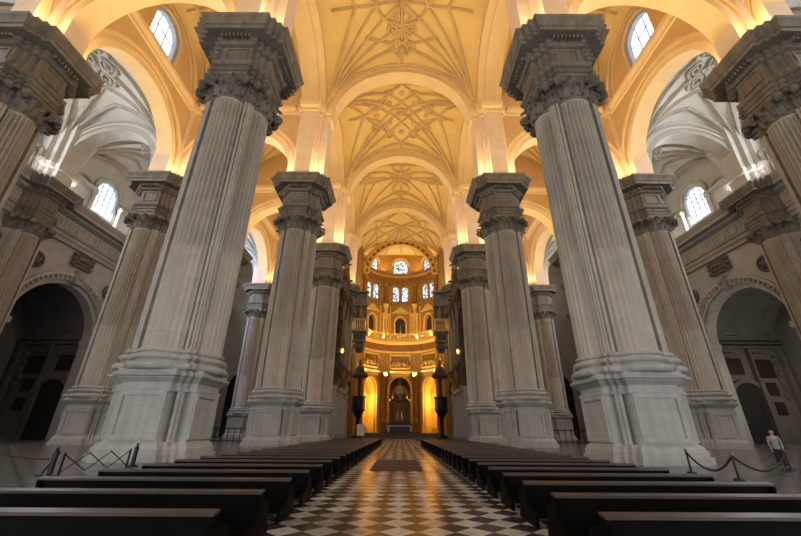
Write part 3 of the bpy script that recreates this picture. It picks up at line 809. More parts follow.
# ------------------------------------------------------------------ apse
AC, AR = 111.0, 13.0
PA = lambda u, w, z: ((AR + w) * sin(u), AC + (AR + w) * cos(u), z)       # u is an angle, 0 faces the camera
def A(d): return R(d)
apw = MB()
BC = [-96, -48, 0, 48, 96]; hw1 = R(15.5)
def aarch(cu, hw, zs, rz): return lambda u: zs + rz * sqrt(max(0, 1 - ((u - cu) / hw) ** 2))
edge = R(102)
def tier(z0, z1, holes):
    """holes: (centre, half width, zb, zs, rise)"""
    holes = sorted(holes); u = -edge
    for (c, h, zb, zs, rz) in holes:
        colwall(apw, PA, 0, 1.3, [(lin(u, c - h, max(2, int((c - h - u) / .06))), [(C(z0), C(z1))])])
        us = [c - h * cos(pi * i / 12) for i in range(13)]
        iv = [(aarch(c, h, zs, rz), C(z1))]
        if zb > z0 + .01: iv.append((C(z0), C(zb)))
        colwall(apw, PA, 0, 1.3, [(us, iv)]); u = c + h
    colwall(apw, PA, 0, 1.3, [(lin(u, edge, max(6, int((edge - u) / .06))), [(C(z0), C(z1))])])
tier(0, 19.3, [(R(b), R(15.5) if b == 0 else R(13), 0, 13.6, 4.0) for b in (-48, 0, 48)])
tier(19.3, 32, [])
tier(32, 43.2, [(R(b), R(8), 32, 35.6, 2.2) for b in (-48, 0, 48)])
wins = []
for b in (-48, 0, 48): wins += [(R(b - 7), R(5.2), 43.6, 48.0, 1.4), (R(b + 7), R(5.2), 43.6, 48.0, 1.4)]
tier(43.2, 54.0, wins)
tier(54.0, 68, [(R(b), R(12) if b == 0 else R(9), 54.6, 57.6, 2.6 if b == 0 else 2.0) for b in (-48, 0, 48)])
ao = struct(apw.build('wall_back_apse', 'gold_mid', None, 30), 'tall round gilded apse wall with arches, niches and windows')
BP = {-48: 'on the left', 0: 'in the centre', 48: 'on the right'}
def band(pr, mat, name, a=edge):
    m = MB(); us = lin(-a, a, 60); m.loft([[PA(u, -d, z) for d, z in pr] for u in us], cap=True); return m.build(name, mat, ao, 30)
band([(0, 18.9), (.5, 19.0), (.7, 19.6), (0, 19.8)], 'gold', 'lower_cornice')
band([(0, 25.4), (.6, 25.5), (.6, 26.0), (0, 26.1)], 'gold', 'gallery_cornice')
band([(0, 26.1), (.35, 26.1), (.35, 28.2), (0, 28.3)], 'red_frieze', 'painted_frieze')
band([(0, 28.2), (.9, 28.4), (1.5, 28.9), (1.5, 29.2), (0, 29.3)], 'gold', 'balcony_floor')
band([(0, 50.0), (.5, 50.1), (.5, 51.0), (.3, 51.1), (.3, 52.3), (.9, 52.6), (1.5, 53.6), (1.6, 54.0), (0, 54.1)], 'gold_dark', 'upper_entablature')
band([(0, 42.2), (.5, 42.3), (.7, 42.9), (0, 43.1)], 'gold_dark', 'middle_cornice')
for z0, z1, d, nn, mat in ((26.3, 28.1, .45, 44, 'gold_dark'), (52.6, 53.4, 1.2, 70, 'gold')):
    m = MB()
    for k in range(nn):
        u = -R(96) + R(192) * (k + .5) / nn; h = R(192) / nn * .28
        colwall(m, PA, -d, 0, [([u - h, u + h], [(C(z0), C(z1))])])
    m.build('carved_frieze', mat, ao)
# balustrade of the gallery balcony
bl = MB(); us = lin(-R(100), R(100), 50)
bl.loft([[PA(u, -d, z) for d, z in ((1.1, 31.4), (1.5, 31.4), (1.55, 31.9), (1.05, 31.9))] for u in us])
bl.loft([[PA(u, -d, z) for d, z in ((1.1, 29.2), (1.45, 29.2), (1.45, 29.7), (1.1, 29.7))] for u in us])
for k in range(90):
    u = -R(99) + R(198) * k / 89; x, y, _ = PA(u, -1.28, 0); bl.lathe([(.1, 29.6), (.22, 30.1), (.1, 30.7), (.16, 31.4)], (x, y, 0), 6)
for k in range(13):
    u = -R(96) + R(192) * k / 12; colwall(bl, PA, -1.6, -.95, [([u - .025, u + .025], [(C(29.2), C(32.1))])])
bl.build('gilded_balustrade', 'gold', ao, 40)
for sg in (-72, -24, 24, 72):                                    # giant columns in three lifts
    for z0, z1, r, mat in ((0, 18.9, .95, 'gold_dark'), (29.2, 42.2, .75, 'gold'), (43.1, 50.0, .75, 'gold_dark')):
        x, y, _ = PA(R(sg), -.55, 0); h = z1 - z0; m = MB()
        m.lathe([(r * 1.5, z0), (r * 1.5, z0 + .06 * h), (r * 1.15, z0 + .08 * h), (r, z0 + .1 * h), (r * .85, z0 + .86 * h), (r * 1.0, z0 + .87 * h), (r * 1.35, z0 + .97 * h), (r * 1.5, z0 + h)], (x, y, 0), 14)
        m.build('apse_column', mat, ao, 40)
    if abs(sg) == 24:
        m = MB(); colwall(m, PA, -1.0, .1, [([R(sg) - .1, R(sg) + .1], [(C(32.0), C(38.2))])]); colwall(m, PA, -1.2, .1, [([R(sg) - .13, R(sg) + .13], [(C(38.2), C(38.9))])]); m.build('aedicule', 'gold', ao)
        m = MB(); colwall(m, PA, -1.05, -.9, [([R(sg) - .05, R(sg) + .05], [(C(33.0), C(36.8))])])
        tag(m.build('painting', 'paint'), 'small dark painting in the gilded aedicule %s of the central niche' % ('left' if sg < 0 else 'right'), 'painting', 'aedicule paintings')
for b in (-48, 0, 48):
    u = R(b); m = MB()                                           # archivolts and niche surrounds
    def ring_a(c, h0, h1, zs, r0, r1, d0, d1, n=18):
        m.loft([[PA(c - h0 * cos(pi * i / n), -d0, zs + r0 * sin(pi * i / n)), PA(c - h1 * cos(pi * i / n), -d0, zs + r1 * sin(pi * i / n)), PA(c - h1 * cos(pi * i / n), -d1, zs + r1 * sin(pi * i / n)), PA(c - h0 * cos(pi * i / n), -d1, zs + r0 * sin(pi * i / n))] for i in range(n + 1)])
    h = R(15.5) if b == 0 else R(13)
    ring_a(u, h, h + .06, 13.6, 4.0, 4.9, .5, -.2)
    ring_a(u, R(8), R(10), 35.6, 2.2, 2.9, .4, -.2)
    hh = R(12) if b == 0 else R(9); rz = 2.6 if b == 0 else 2.0
    ring_a(u, hh, hh + .05, 57.6, rz, rz + .7, .5, -.2)
    for q in (-1, 1):
        colwall(m, PA, -.5, .2, [(sorted((u + q * h, u + q * (h + .06))), [(C(0), C(13.6))])])
        colwall(m, PA, -.4, .2, [(sorted((u + q * R(8), u + q * R(10))), [(C(32), C(35.6))])])
        colwall(m, PA, -.4, .2, [(sorted((u + q * R(15), u + q * R(16.5))), [(C(32), C(41.5))])])
    # pediment over the niche
    m.loft([[PA(u - R(15), -d, 39.2), PA(u, -d, 41.8), PA(u + R(15), -d, 39.2)] for d in (.45, 0)])
    m.build('niche_surround', 'gold', ao, 30)
    st = MB(); x, y, _ = PA(u, .5, 0)                            # statue in the niche
    if b == 0:
        st.lathe([(.5, 32.2), (.7, 32.4), (.55, 33.2), (.62, 34.2), (.5, 34.9), (.2, 35.2), (.3, 35.5), (.28, 35.8), (.05, 36.1)], (x, y, 0), 12)
        tag(st.build('statue', 'silver', None, 50), 'pale robed statue standing in the central niche of the apse', 'statue')
    nb = MB(); colwall(nb, PA, 1.25, 1.5, [(lin(u - R(10), u + R(10), 6), [(C(31.5), C(39))])]); nb.build('niche_back', 'paint', ao)
    # attic reliefs between the lower arches and the frieze
    rl = MB()
    for k in range(5):
        uu = u + R(-12 + 6 * k); rl.ball(PA(uu, -.25, 22.2), .75, 8, 6, 1.5); rl.ball(PA(uu, -.3, 23.9), .35, 6, 4)
    rl.build('carved_relief', 'gold_dark', ao, 50)
    rf = MB()
    for (a0, a1, z0, z1) in ((-15, -14, 20.3, 25), (14, 15, 20.3, 25), (-14, 14, 24.6, 25), (-14, 14, 20.3, 20.7)): colwall(rf, PA, -.5, 0, [(lin(R(b + a0), R(b + a1), 4), [(C(z0), C(z1))])])
    rf.build('relief_frame', 'gold', ao)
    for q in (-7, 7):
        c = R(b + q)
        window(lambda uu, w, z, c=c: PA(c + uu / AR, .45 + w, z), 0, 43.9, 2.1, 49.3, .15, 'stained', 'arched stained window of the middle tier of the apse, %s, %s pane' % (BP[b], 'left' if q < 0 else 'right'), 'gold_dark', 2, 4, .5)
    c = R(b); wdt = 4.9 if b == 0 else 3.8
    window(lambda uu, w, z, c=c: PA(c + uu / AR, .45 + w, z), 0, 54.7, wdt, 60.0 if b == 0 else 59.4, .15, 'stained', 'wide arched stained window at the top of the apse %s' % BP[b], 'gold_dark', 3, 3, .5)
# golden side chapels seen through the lower arches
for b in (-48, 48):
    m = MB(); u = R(b)
    ring = []
    for w in (1.3, 6):
        ring.append([PA(u - R(15), w, 0)] + [PA(u - R(15) * cos(pi * k / 14), w, 13.6 + 4.6 * sin(pi * k / 14)) for k in range(15)] + [PA(u + R(15), w, 0)])
    m.loft(ring, cap=False, closed=False); m.add(ring[1], [tuple(range(len(ring[1])))])
    o = struct(m.build('wall_back_chapel', 'gold', None, 30), 'glowing gold chapel recess of the apse %s' % BP[b])
    n_ = MB(); colwall(n_, PA, 5.7, 6.0, [([u + R(5) * (-cos(pi * i / 12)) * .7 for i in range(13)], [(C(3.2), aarch(u, R(5) * .7001, 9.0, 1.8))])]); n_.build('blind_niche', 'gold_dark', o)
    k_ = MB(); colwall(k_, PA, 5.5, 6.0, [(lin(u - R(14), u + R(14), 6), [(C(12.6), C(13.2)), (C(2.4), C(2.8))])]); k_.build('chapel_cornice', 'gold', o)
m = MB(); m.loft([[PA(R(-15), w, 0)] + [PA(-R(15.5) * cos(pi * k / 14), w, 13.6 + 4.6 * sin(pi * k / 14)) for k in range(15)] + [PA(R(15), w, 0)] for w in (1.3, 5)], cap=False, closed=False)
m.loft([[PA(R(-16), 5, 0), PA(R(16), 5, 0)], [PA(R(-16), 5, 19), PA(R(16), 5, 19)]], cap=False, closed=False)
struct(m.build('wall_back_chapel', 'gold_dark', None, 30), 'dark recess behind the central arch of the apse')

# vault of the chancel and the ring of medallions
def apse_fz(x, y):
    yy = min(1, max(0, (y - 99) / 13)); yy = yy * yy * (3 - 2 * yy)
    return 52.9 + (14.0 - 4.6 * yy) * sqrt(max(0, 1 - (x / 14.7) ** 2))
vm = MB(); n = 26; vs = []; fs = []
for i in range(n + 1):
    x = -14.65 * cos(pi * i / n)
    for j in range(n + 1): y = 98 + 27.5 * j / n; vs.append((x, y, apse_fz(x, y)))
for i in range(n):
    for j in range(n): a = i * (n + 1) + j; fs.append((a, a + 1, a + n + 2, a + n + 1))
vm.add(vs, fs); vo = struct(vm.build('ceiling', 'vault', None, 60), 'golden ribbed vault over the chancel and apse')
apc = (0, 106)
for k in range(-4, 5):
    x1, y1 = 14.2 * sin(R(k * 24)) * 1, 106 + 17 * cos(R(k * 24))
    pts = [(apc[0] + (x1 - apc[0]) * t / 14 * .98, min(122, apc[1] + (y1 - apc[1]) * t / 14)) for t in range(15)]
    MB().rib([(x, max(98.5, y), apse_fz(x, y)) for x, y in pts], .3, .5).build('rib', 'rib', vo, 40)
for sx in (-1, 1):
    for (xa, ya), (xb, yb) in (((14, 99.5), (0, 106)), ((14, 112), (4, 102)), ((8, 99), (8, 112)), ((0, 100), (8, 106)), ((8, 106), (0, 112))):
        MB().rib([(sx * (xa + (xb - xa) * t / 12), ya + (yb - ya) * t / 12, apse_fz(xa + (xb - xa) * t / 12, ya + (yb - ya) * t / 12)) for t in range(13)], .3, .5).build('rib', 'rib', vo, 40)
PR = lambda u, w, z: (u, 113 + w, z)
ma = MB(); arch_ring(ma, PR, 0, 50.0, 10.4, 10.8, -.9, .6, 36); arch_ring(ma, PR, 0, 50.0, 12.0, 12.4, -.9, .6, 36); arch_ring(ma, PR, 0, 50.0, 10.4, 13.4, -.2, .6, 36)
mo = struct(ma.build('trim_5', 'gold', None, 30), 'gilded arch with a row of round medallions over the apse')
for k in range(17):
    t = pi * (k + .5) / 17; d = MB(); c = Vector(PR(-11.4 * cos(t), -.35, 50.0 + 11.4 * sin(t))); rings = []
    for rad, dp in ((.62, .3), (.62, -.15), (.4, -.15), (.3, .05), (.02, .0)): rings.append([(c.x + rad * cos(2 * pi * j / 12), c.y + dp, c.z + rad * sin(2 * pi * j / 12)) for j in range(12)])
    d.loft(rings); d.build('medallion_ring', 'gold_dark', mo, 40)

# steps, altar and the domed silver tabernacle under the middle arch
m = MB()
for k, (hx, y0, z) in enumerate(((13, 98, .3), (12, 99.6, .6), (11, 101.2, .9), (10, 102.8, 1.2))): m.box(-hx, hx, y0, 124, z - .3, z)
struct(m.build('floor_presbytery', 'chapel'), 'low dark steps rising to the altar')
al = thing('high_altar', 'white clothed altar table at the end of the checkered aisle', 'altar', (0, 107, 1.2))
MB().box(-2.9, 2.9, -.9, .9, 0, 1.6).build('altar_body', 'bronze', al)
MB().box(-3.1, 3.1, -1.1, 1.1, 1.6, 1.85).build('altar_top', 'cloth', al)
c_ = MB(); c_.box(-3.12, -2.75, -1.15, 1.1, .3, 1.65); c_.box(2.75, 3.12, -1.15, 1.1, .3, 1.65); c_.build('altar_cloth', 'cloth', al)
tb = thing('tabernacle', 'tall dark domed silver tabernacle under the central apse arch', 'tabernacle', (0, 112.5, 1.2))
m = MB(); m.box(-3.4, 3.4, -2.4, 2.4, 0, 2.4); m.box(-3.0, 3.0, -2.0, 2.0, 2.4, 3.0); m.build('pedestal', 'bronze', tb)
for sx in (-1, 1):
    for sy in (-1, 1):
        for q in (1.3, 2.5): MB().lathe([(.32, 3.0), (.32, 3.4), (.2, 3.5), (.17, 7.6), (.3, 7.8), (.34, 8.2)], (sx * q, sy * (3.1 - q * .6), 0), 10).build('column', 'silver', tb, 40)
m = MB(); m.lathe([(2.9, 8.1), (3.1, 8.5), (3.1, 8.8), (2.4, 9.0)], (0, 0, 0), 24); m.build('entablature', 'silver', tb, 40)
m = MB(); m.lathe([(2.3, 8.9), (2.3, 9.8), (2.5, 10.0), (2.3, 10.6), (1.8, 11.6), (1.1, 12.4), (.5, 12.8), (.5, 13.4), (.3, 13.5), (.35, 13.9), (.05, 14.6)], (0, 0, 0), 24); dm = m.build('dome', 'silver', tb, 40); m = MB(); m.ball((0, 0, 14.8), .3); m.build('finial', 'silver', dm, 60)
m = MB(); m.lathe([(.9, 3.0), (.8, 4.0), (.6, 5.6), (.2, 6.0), (.3, 6.4), (.05, 6.9)], (0, 0, 0), 14); m.build('shrine_figure', 'silver', tb, 40)
# candlesticks on the altar steps
cs = thing('candlestick', 'x', 'candlestick', (0, 0, 0))
MB().lathe([(.35, 0), (.3, .15), (.1, .3), (.08, 2.4), (.2, 2.5), (.2, 2.6), (.08, 2.62)], (0, 0, 0), 10).build('stand', 'bronze', cs, 40)
MB().lathe([(.07, 2.6), (.07, 3.5), (.02, 3.55)], (0, 0, 0), 8).build('candle', 'cloth', cs, 40)
for k, x in enumerate((-4.6, -3.8, 3.8, 4.6)):
    o = cs if k == 0 else dup(cs, (0, 0, 0)); o.location = (x, 106.2, 1.2); o['group'] = 'altar candlesticks'
    o['label'] = 'tall dark candlestick beside the altar, %s' % ('far left', 'left next to the table', 'right next to the table', 'far right')[k]

# pulpits, tribunes with balconies and organs around the chancel arch
def pulpit(x, label):
    t = thing('pulpit', label, 'pulpit', (x, 96.0, 0), 0, 'chancel pulpits')
    MB().lathe([(1.3, 0), (1.3, .5), (.5, .8), (.4, 4.2), (.8, 5.0), (1.5, 6.2)], (0, 0, 0), 12).build('stem', 'bronze', t, 30)
    MB().lathe([(1.5, 6.1), (1.75, 6.4), (1.6, 6.6), (1.6, 9.0), (1.8, 9.2), (1.8, 9.5), (1.5, 9.5)], (0, 0, 0), 8).build('tub', 'bronze', t)
    MB().box(-.25, .25, .9, 1.4, 6, 14).build('back_post', 'bronze', t)
    MB().lathe([(1.9, 14), (2.1, 14.3), (2.1, 14.8), (1.5, 15.2), (1.1, 16.4), (.4, 17), (.3, 18), (.05, 18.6)], (0, 0, 0), 12).build('canopy', 'organ', t, 30)
pulpit(-10.2, 'dark pulpit with carved canopy left of the altar steps'); pulpit(10.2, 'dark pulpit with carved canopy right of the altar steps')
def tribune(s, sd):
    t = thing('tribune', 'grey carved tribune with gilded balcony on the %s chancel pier' % sd, 'balcony', (s * 11.0, 97.6, 0), 0, 'chancel tribunes')
    m = MB(); m.sweep([(-1.6, -1.4), (1.6, -1.4), (1.6, 1.5), (-1.6, 1.5)], [(20.6, -1.0), (21.2, -.5), (21.3, -.8), (22.2, -.5), (22.3, -.2), (22.5, -.2), (22.6, -.55), (24.2, -.5), (24.3, -.1), (24.6, .05), (24.7, -.2), (25.5, -.1), (25.6, .25), (26.2, .35)])
    for k in range(5):
        for z, r_ in ((21.8, .45), (23.4, .5), (25.1, .36)): m.ball((-1.3 + .65 * k, -1.0 - (z - 21) * .08, z), r_, 8, 5)
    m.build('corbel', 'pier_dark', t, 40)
    m = MB(); m.sweep([(-2.0, -1.8), (2.0, -1.8), (2.0, 1.5), (-2.0, 1.5)], [(26.1, .2), (26.5, .3), (26.6, 0)])
    for k in range(9):
        for (x, y) in ((-2.0 + k * .5, -1.8), (-2.0 if s > 0 else 2.0, -1.8 + k * .4)): m.lathe([(.12, 26.6), (.2, 27.4), (.1, 28.3), (.14, 29.1)], (x, y, 0), 6)
    m.sweep([(-2.1, -1.9), (2.1, -1.9), (2.1, -1.6), (-2.1, -1.6)], [(29.0, 0), (29.5, .1)]); m.sweep([(-2.1, -1.9), (-1.8, -1.9), (-1.8, 1.5), (-2.1, 1.5)], [(29.0, 0), (29.5, .1)]); m.sweep([(1.8, -1.9), (2.1, -1.9), (2.1, 1.5), (1.8, 1.5)], [(29.0, 0), (29.5, .1)])
    m.build('balcony', 'gold', t, 40)
    m = MB()
    for k in range(2):
        for x in (-1.5, 1.5): m.lathe([(.3, 30 + k * 4), (.22, 30.4 + k * 4), (.2, 33 + k * 4), (.34, 33.6 + k * 4)], (x, .6, 0), 8)
        m.box(-1.9, 1.9, -.3, 1.4, 33.6 + k * 4, 34.1 + k * 4)
    m.box(-1.3, 1.3, .9, 1.4, 26, 38); m.build('upper_frame', 'pier_dark', t, 40)
    g = MB(); g.lathe([(.7, 29.6), (.8, 30), (.55, 31), (.66, 32), (.25, 32.5), (.36, 32.9), (.3, 33.3), (.03, 33.5)], (0, -.3, 0), 12); g.build('carved_figure', 'gold_dark', t, 50)
tribune(-1, 'left'); tribune(1, 'right')
def organ(s, sd):
    yc = (ROWS[3] + ROWS[4]) / 2; x = s * 14.6
    t = thing('pipe_organ', 'tall dark carved pipe organ between the last two pillars on the %s' % sd, 'pipe organ', (x, yc, 0), 0, 'pipe organs')
    m = MB(); m.box(-1.6, 1.6, -7.6, 7.6, 0, 9.5); m.box(-1.9, 1.9, -7.9, 7.9, 9.5, 10.3)
    for k in range(5):
        y = -6.4 + 3.2 * k
        for q in (-.9, .9): m.box(*sorted((-s * 1.6, -s * 1.85)), y + q - .15, y + q + .15, .6, 8.8)
        m.box(*sorted((-s * 1.6, -s * 1.85)), y - 1, y + 1, 8.2, 8.6); m.box(*sorted((-s * 1.6, -s * 1.85)), y - 1, y + 1, .4, .8)
    m.build('choir_screen', 'wall', t)
    m = MB(); m.loft([[(-s * 1.4, y, 10.3), (-s * (1.4 + d), y, 14.0), (s * 1.5, y, 14.0), (s * 1.5, y, 10.3)] for y, d in ((-7, .3), (-5, 1.2), (-2, 1.4), (0, 2.2), (2, 1.4), (5, 1.2), (7, .3))][::-s])
    m.build('loft_gallery', 'organ', t)
    m = MB(); m.box(-1.3, 1.3, -7, 7, 14, 31); m.box(-1.7, 1.7, -7.3, 7.3, 31, 32); m.box(-1.2, 1.2, -4, 4, 32, 36); m.box(-1.4, 1.4, -2, 2, 36, 39)
    for y in (-7, -4.2, -1.6, 1.6, 4.2, 7):
        m.lathe([(.35, 14), (.5, 15), (.3, 16), (.3, 29), (.5, 30), (.7, 31)], (-s * 1.5, y, 0), 8)
    m.build('case', 'organ', t, 40)
    for k, yy in enumerate((-5.6, -2.9, 0, 2.9, 5.6)):
        m = MB(); hh = 25.5 if k % 2 else 29
        for q in range(7):
            dy = (q - 3) * .33; top = hh - abs(q - 3) * .7
            m.lathe([(.06, 15.4), (.15, 17), (.15, top)], (-s * (1.62 + .25 * cos(dy)), yy + dy, 0), 8)
        m.build('pipe_rank', 'pipe', t, 40)
    for k, (y, z) in enumerate(((-7.2, 32), (7.2, 32), (-3.8, 36), (3.8, 36), (0, 39), (-7.4, 22), (-7.4, 27), (-7.5, 17))):
        m = MB(); m.lathe([(.6, 0), (.7, .6), (.42, 1.6), (.55, 2.1), (.2, 2.5), (.34, 2.8), (.28, 3.1), (.03, 3.35)], (-s * .9, y, z), 10)
        m.ball((-s * 1.5, y, z + 2.0), .5, 8, 5, .5); m.build('carved_figure', 'organ', t, 50)
    for y in (-6.8, 6.8):
        m = MB(); m.tube([(-s * 1.4, y, 13.5), (-s * 2.2, y, 12.0), (-s * 2.5, y, 10.4), (-s * 1.7, y, 9.6)], .5, 8, r2=.1); m.build('bracket_scroll', 'organ', t, 40)
organ(-1, 'left'); organ(1, 'right')
def hanging_lamp(x, y, z, label):
    t = thing('hanging_lamp', label, 'lamp', (x, y, z), 0, 'hanging lamps')
    MB().tube([(0, 0, .4), (0, 0, 40.6 - z)], .05, 6).build('chain', 'bronze', t)
    MB().lathe([(.1, -1.0), (.4, -.8), (.75, -.2), (.8, .1), (.5, .2)], (0, 0, 0), 12).build('lamp_bowl', 'brass', t, 40)
    MB().ball((0, 0, .35), .42, 10, 6).build('lamp_globe', 'lamp', t, 60)
# wall lights glowing beside the organs
def sconce(x, y, z, label):
    t = thing('wall_sconce', label, 'lamp', (x, y, z), 0, 'chancel lights')
    s = 1 if x > 0 else -1
    MB().box(*sorted((s * .2, s * 1.2)), -.1, .1, -.2, 0).build('bracket', 'brass', t)
    MB().lathe([(.12, 0), (.34, .3), (.34, .7), (.12, 1.0)], (0, 0, 0), 10).build('lantern', 'lamp', t, 40)
sconce(-12.4, 79.0, 16.9, 'glowing lantern on the organ gallery left of the chancel'); sconce(12.4, 79.0, 16.9, 'glowing lantern on the organ gallery right of the chancel')

# ------------------------------------------------------------------ pews
def make_pew(w):
    t = thing('pew', 'x', 'pew')
    MB().box(-w / 2, w / 2, -.03, .03, .14, .74).build('backrest', 'wood', t)
    m = MB(); m.add([(-w / 2 - .04, -.11, .752), (w / 2 + .04, -.11, .752), (w / 2 + .04, .07, .775), (-w / 2 - .04, .07, .775), (-w / 2 - .04, -.11, .71), (w / 2 + .04, -.11, .71), (w / 2 + .04, .07, .735), (-w / 2 - .04, .07, .735)],
                  [(0, 1, 2, 3), (7, 6, 5, 4), (4, 5, 1, 0), (5, 6, 2, 1), (6, 7, 3, 2), (7, 4, 0, 3)]); m.build('book_ledge', 'ledge', t)
    MB().box(-w / 2, w / 2, .03, .48, .40, .45).build('seat', 'wood', t)
    m = MB(); m.box(-w / 2, w / 2, -.55, -.33, .16, .21); m.build('kneeler', 'wood', t)
    for s in (-1, 1):
        e = MB(); pr = [(-.58, 0), (.52, 0), (.52, .10), (.46, .14), (.46, .50), (.30, .56), (.10, .62), (.07, .735), (-.11, .71), (-.11, .64), (-.08, .5), (-.2, .3), (-.5, .24), (-.58, .2)]
        x0, x1 = s * w / 2 - .035, s * w / 2 + .035
        e.loft([[(x, y, z) for y, z in pr] for x in (x0, x1)]); e.build('end_panel', 'wood', t)
    return t
NR = 28
for sx, sd, xa, xb, y0, sp in ((-1, 'left', -8.3, -2.55, 6.05, 1.88), (1, 'right', 2.85, 8.35, 6.0, 1.75)):
    src = make_pew(xb - xa)
    for k in range(NR):
        o = src if k == 0 else dup(src, (0, 0, 0))
        o.location = ((xa + xb) / 2, y0 + sp * k, 0); o['group'] = 'pews on the %s of the aisle' % sd
        n = ('nearest the camera', 'second', 'third', 'fourth', 'fifth', 'sixth', 'seventh', 'eighth', 'ninth', 'tenth')
        if k == 0: lb = 'dark wooden pew in the front of the photo %s of the aisle, nearest the camera' % sd
        elif k == NR - 1: lb = 'dark wooden pew %s of the aisle, farthest from the camera' % sd
        elif k < 10: lb = 'dark wooden pew %s of the aisle, %s row from the camera' % (sd, n[k])
        else:
            j = NR - 1 - k
            nn = ('', 'second', 'third', 'fourth', 'fifth', 'sixth', 'seventh', 'eighth', 'ninth', 'tenth', 'eleventh', 'twelfth', 'thirteenth', 'fourteenth', 'fifteenth', 'sixteenth', 'seventeenth', 'eighteenth')
            lb = 'dark wooden pew %s of the aisle, %s row from the altar end' % (sd, nn[j])
        o['label'] = lb

# ------------------------------------------------------------------ mat, boards, barriers
tag(MB().box(-1.45, 1.15, 20.3, 27.4, .0, .03).build('floor_mat', 'mat'), 'brown rectangular mat lying across the checkered aisle', 'mat')
b = thing('notice_board', 'white notice board on a stand left of the altar', 'board', (-8.2, 84, 0))
MB().box(-.8, .8, -.05, .05, .8, 3.0).build('panel', 'white', b); MB().box(-.1, .1, 0, .2, 0, .9).build('post', 'iron', b); MB().box(-.6, .6, -.3, .4, 0, .06).build('foot', 'iron', b)
b = thing('donation_box', 'pale stone collection box at the foot of the second right pillar', 'box', (13.2, 45.6, 0))
MB().box(-.75, .75, -.45, .45, 0, 1.15).build('body', 'pier', b); MB().box(-.85, .85, -.55, .55, 1.15, 1.3).build('lid', 'pier', b)
# rope barrier on the right
def post(x, y, label, grp):
    t = thing('barrier_post', label, 'post', (x, y, 0), 0, grp)
    MB().lathe([(.2, 0), (.2, .05), (.05, .1), (.042, .9)], (0, 0, 0), 12).build('pole', 'iron', t, 40)
    MB().lathe([(.06, .88), (.09, .93), (.05, .98), (.06, 1.02), (.02, 1.06)], (0, 0, 0), 12).build('finial', 'brass', t, 40)
    return t

rp = [(14.2, 20.2), (14.05, 17.3), (20.4, 21.6)]
RN = ('standing by the plinth of the nearest right pillar', 'standing in front of the nearest right pillar, between two sagging ropes', 'at the far right end of the rope line beside the person')
for (x, y), l in zip(rp, RN): post(x, y, 'thin rope barrier post ' + l, 'rope posts')
def rope(a, b, sag, label, name='barrier_rope', mat='rope', r=.045, grp='barrier ropes'):
    pts = []
    for i in range(19):
        t = i / 18; pts.append((a[0] + (b[0] - a[0]) * t, a[1] + (b[1] - a[1]) * t, a[2] + (b[2] - a[2]) * t - sag * 4 * t * (1 - t)))
    return tag(MB().tube(pts, r, 8).build(name, mat, None, 50), label, 'rope', grp)
rope((14.2, 20.16, .86), (14.05, 17.34, .86), .62, 'short sagging dark rope between the two thin posts on the right')
rope((14.08, 17.3, .86), (20.37, 21.58, .8), .66, 'long sagging dark rope running from the middle post towards the person')
def thick_post(x, y, label):
    t = thing('barrier_post', label, 'post', (x, y, 0), 0, 'iron barrier posts')
    MB().lathe([(.26, 0), (.26, .05), (.1, .1), (.095, .92), (.05, .95)], (0, 0, 0), 12).build('pole', 'iron', t, 40)
    MB().lathe([(.04, .93), (.07, .98), (.03, 1.02), (.08, 1.08), (.02, 1.1)], (0, 0, 0), 12).build('finial', 'iron', t, 40)
lp = [(-14.3, 17.1), (-13.9, 21.6)]
thick_post(*lp[0], 'thick black barrier post on the left, nearer the camera')
thick_post(*lp[1], 'thick black barrier post on the left, against the pillar plinth')
# folding lattice gate between the two posts
lg = thing('lattice_barrier', 'black folding crisscross barrier between the two thick posts', 'barrier', (-14.1, 19.35, 0), math.atan2(21.6 - 17.1, .4))
Lb = 3.7
for x in (-Lb / 2, Lb / 2): MB().box(x - .035, x + .035, -.03, .03, 0, .86).build('upright', 'iron', lg)
nX = 3
for k in range(nX):
    x0 = -Lb / 2 + Lb * k / nX; x1 = x0 + Lb / nX
    MB().tube([(x0, -.025, .1), (x1, -.025, .82)], .022, 6).build('lattice_bar', 'iron', lg)
    MB().tube([(x0, .025, .82), (x1, .025, .1)], .022, 6).build('lattice_bar', 'iron', lg)
t = thing('barrier_post', 'slim leaning barrier post just left of the thick nearer post', 'post', (-15.0, 17.5, 0), 0, 'iron barrier posts')
MB().tube([(0, 0, 0), (.1, .5, .86)], .04, 8).build('pole', 'iron', t)
MB().lathe([(.2, 0), (.2, .05), (.04, .07)], (0, 0, 0), 12).build('base', 'iron', t)
rope((-14.95, 17.6, .6), (-19.2, 18.6, .95), .1, 'dark rope slanting from the slim post to the left edge', r=.03)
t = thing('barrier_post', 'thin post holding the rope at the left edge', 'post', (-19.2, 18.6, 0), 0, 'iron barrier posts')
MB().lathe([(.2, 0), (.2, .05), (.05, .1), (.042, 1.0)], (0, 0, 0), 12).build('pole', 'iron', t)
# low railing in front of the side chapel behind the second left pillar
def rail(x0, x1, y, label):
    t = thing('railing', label, 'railing', ((x0 + x1) / 2, y, 0), 0, 'chapel railings'); w = x1 - x0
    MB().box(-w / 2, w / 2, -.06, .06, 1.9, 2.05).build('top_rail', 'iron', t); MB().box(-w / 2, w / 2, -.06, .06, .15, .3).build('bottom_rail', 'iron', t)
    n = int(w / .9)
    for k in range(n + 1):
        x = -w / 2 + w * k / n; MB().box(x - .05, x + .05, -.05, .05, 0, 2.2).build('baluster', 'iron', t)
rail(-34, -20, 62, 'low black railing across the left aisle behind the pillars'); rail(20, 34, 62, 'low black railing across the right aisle behind the pillars')

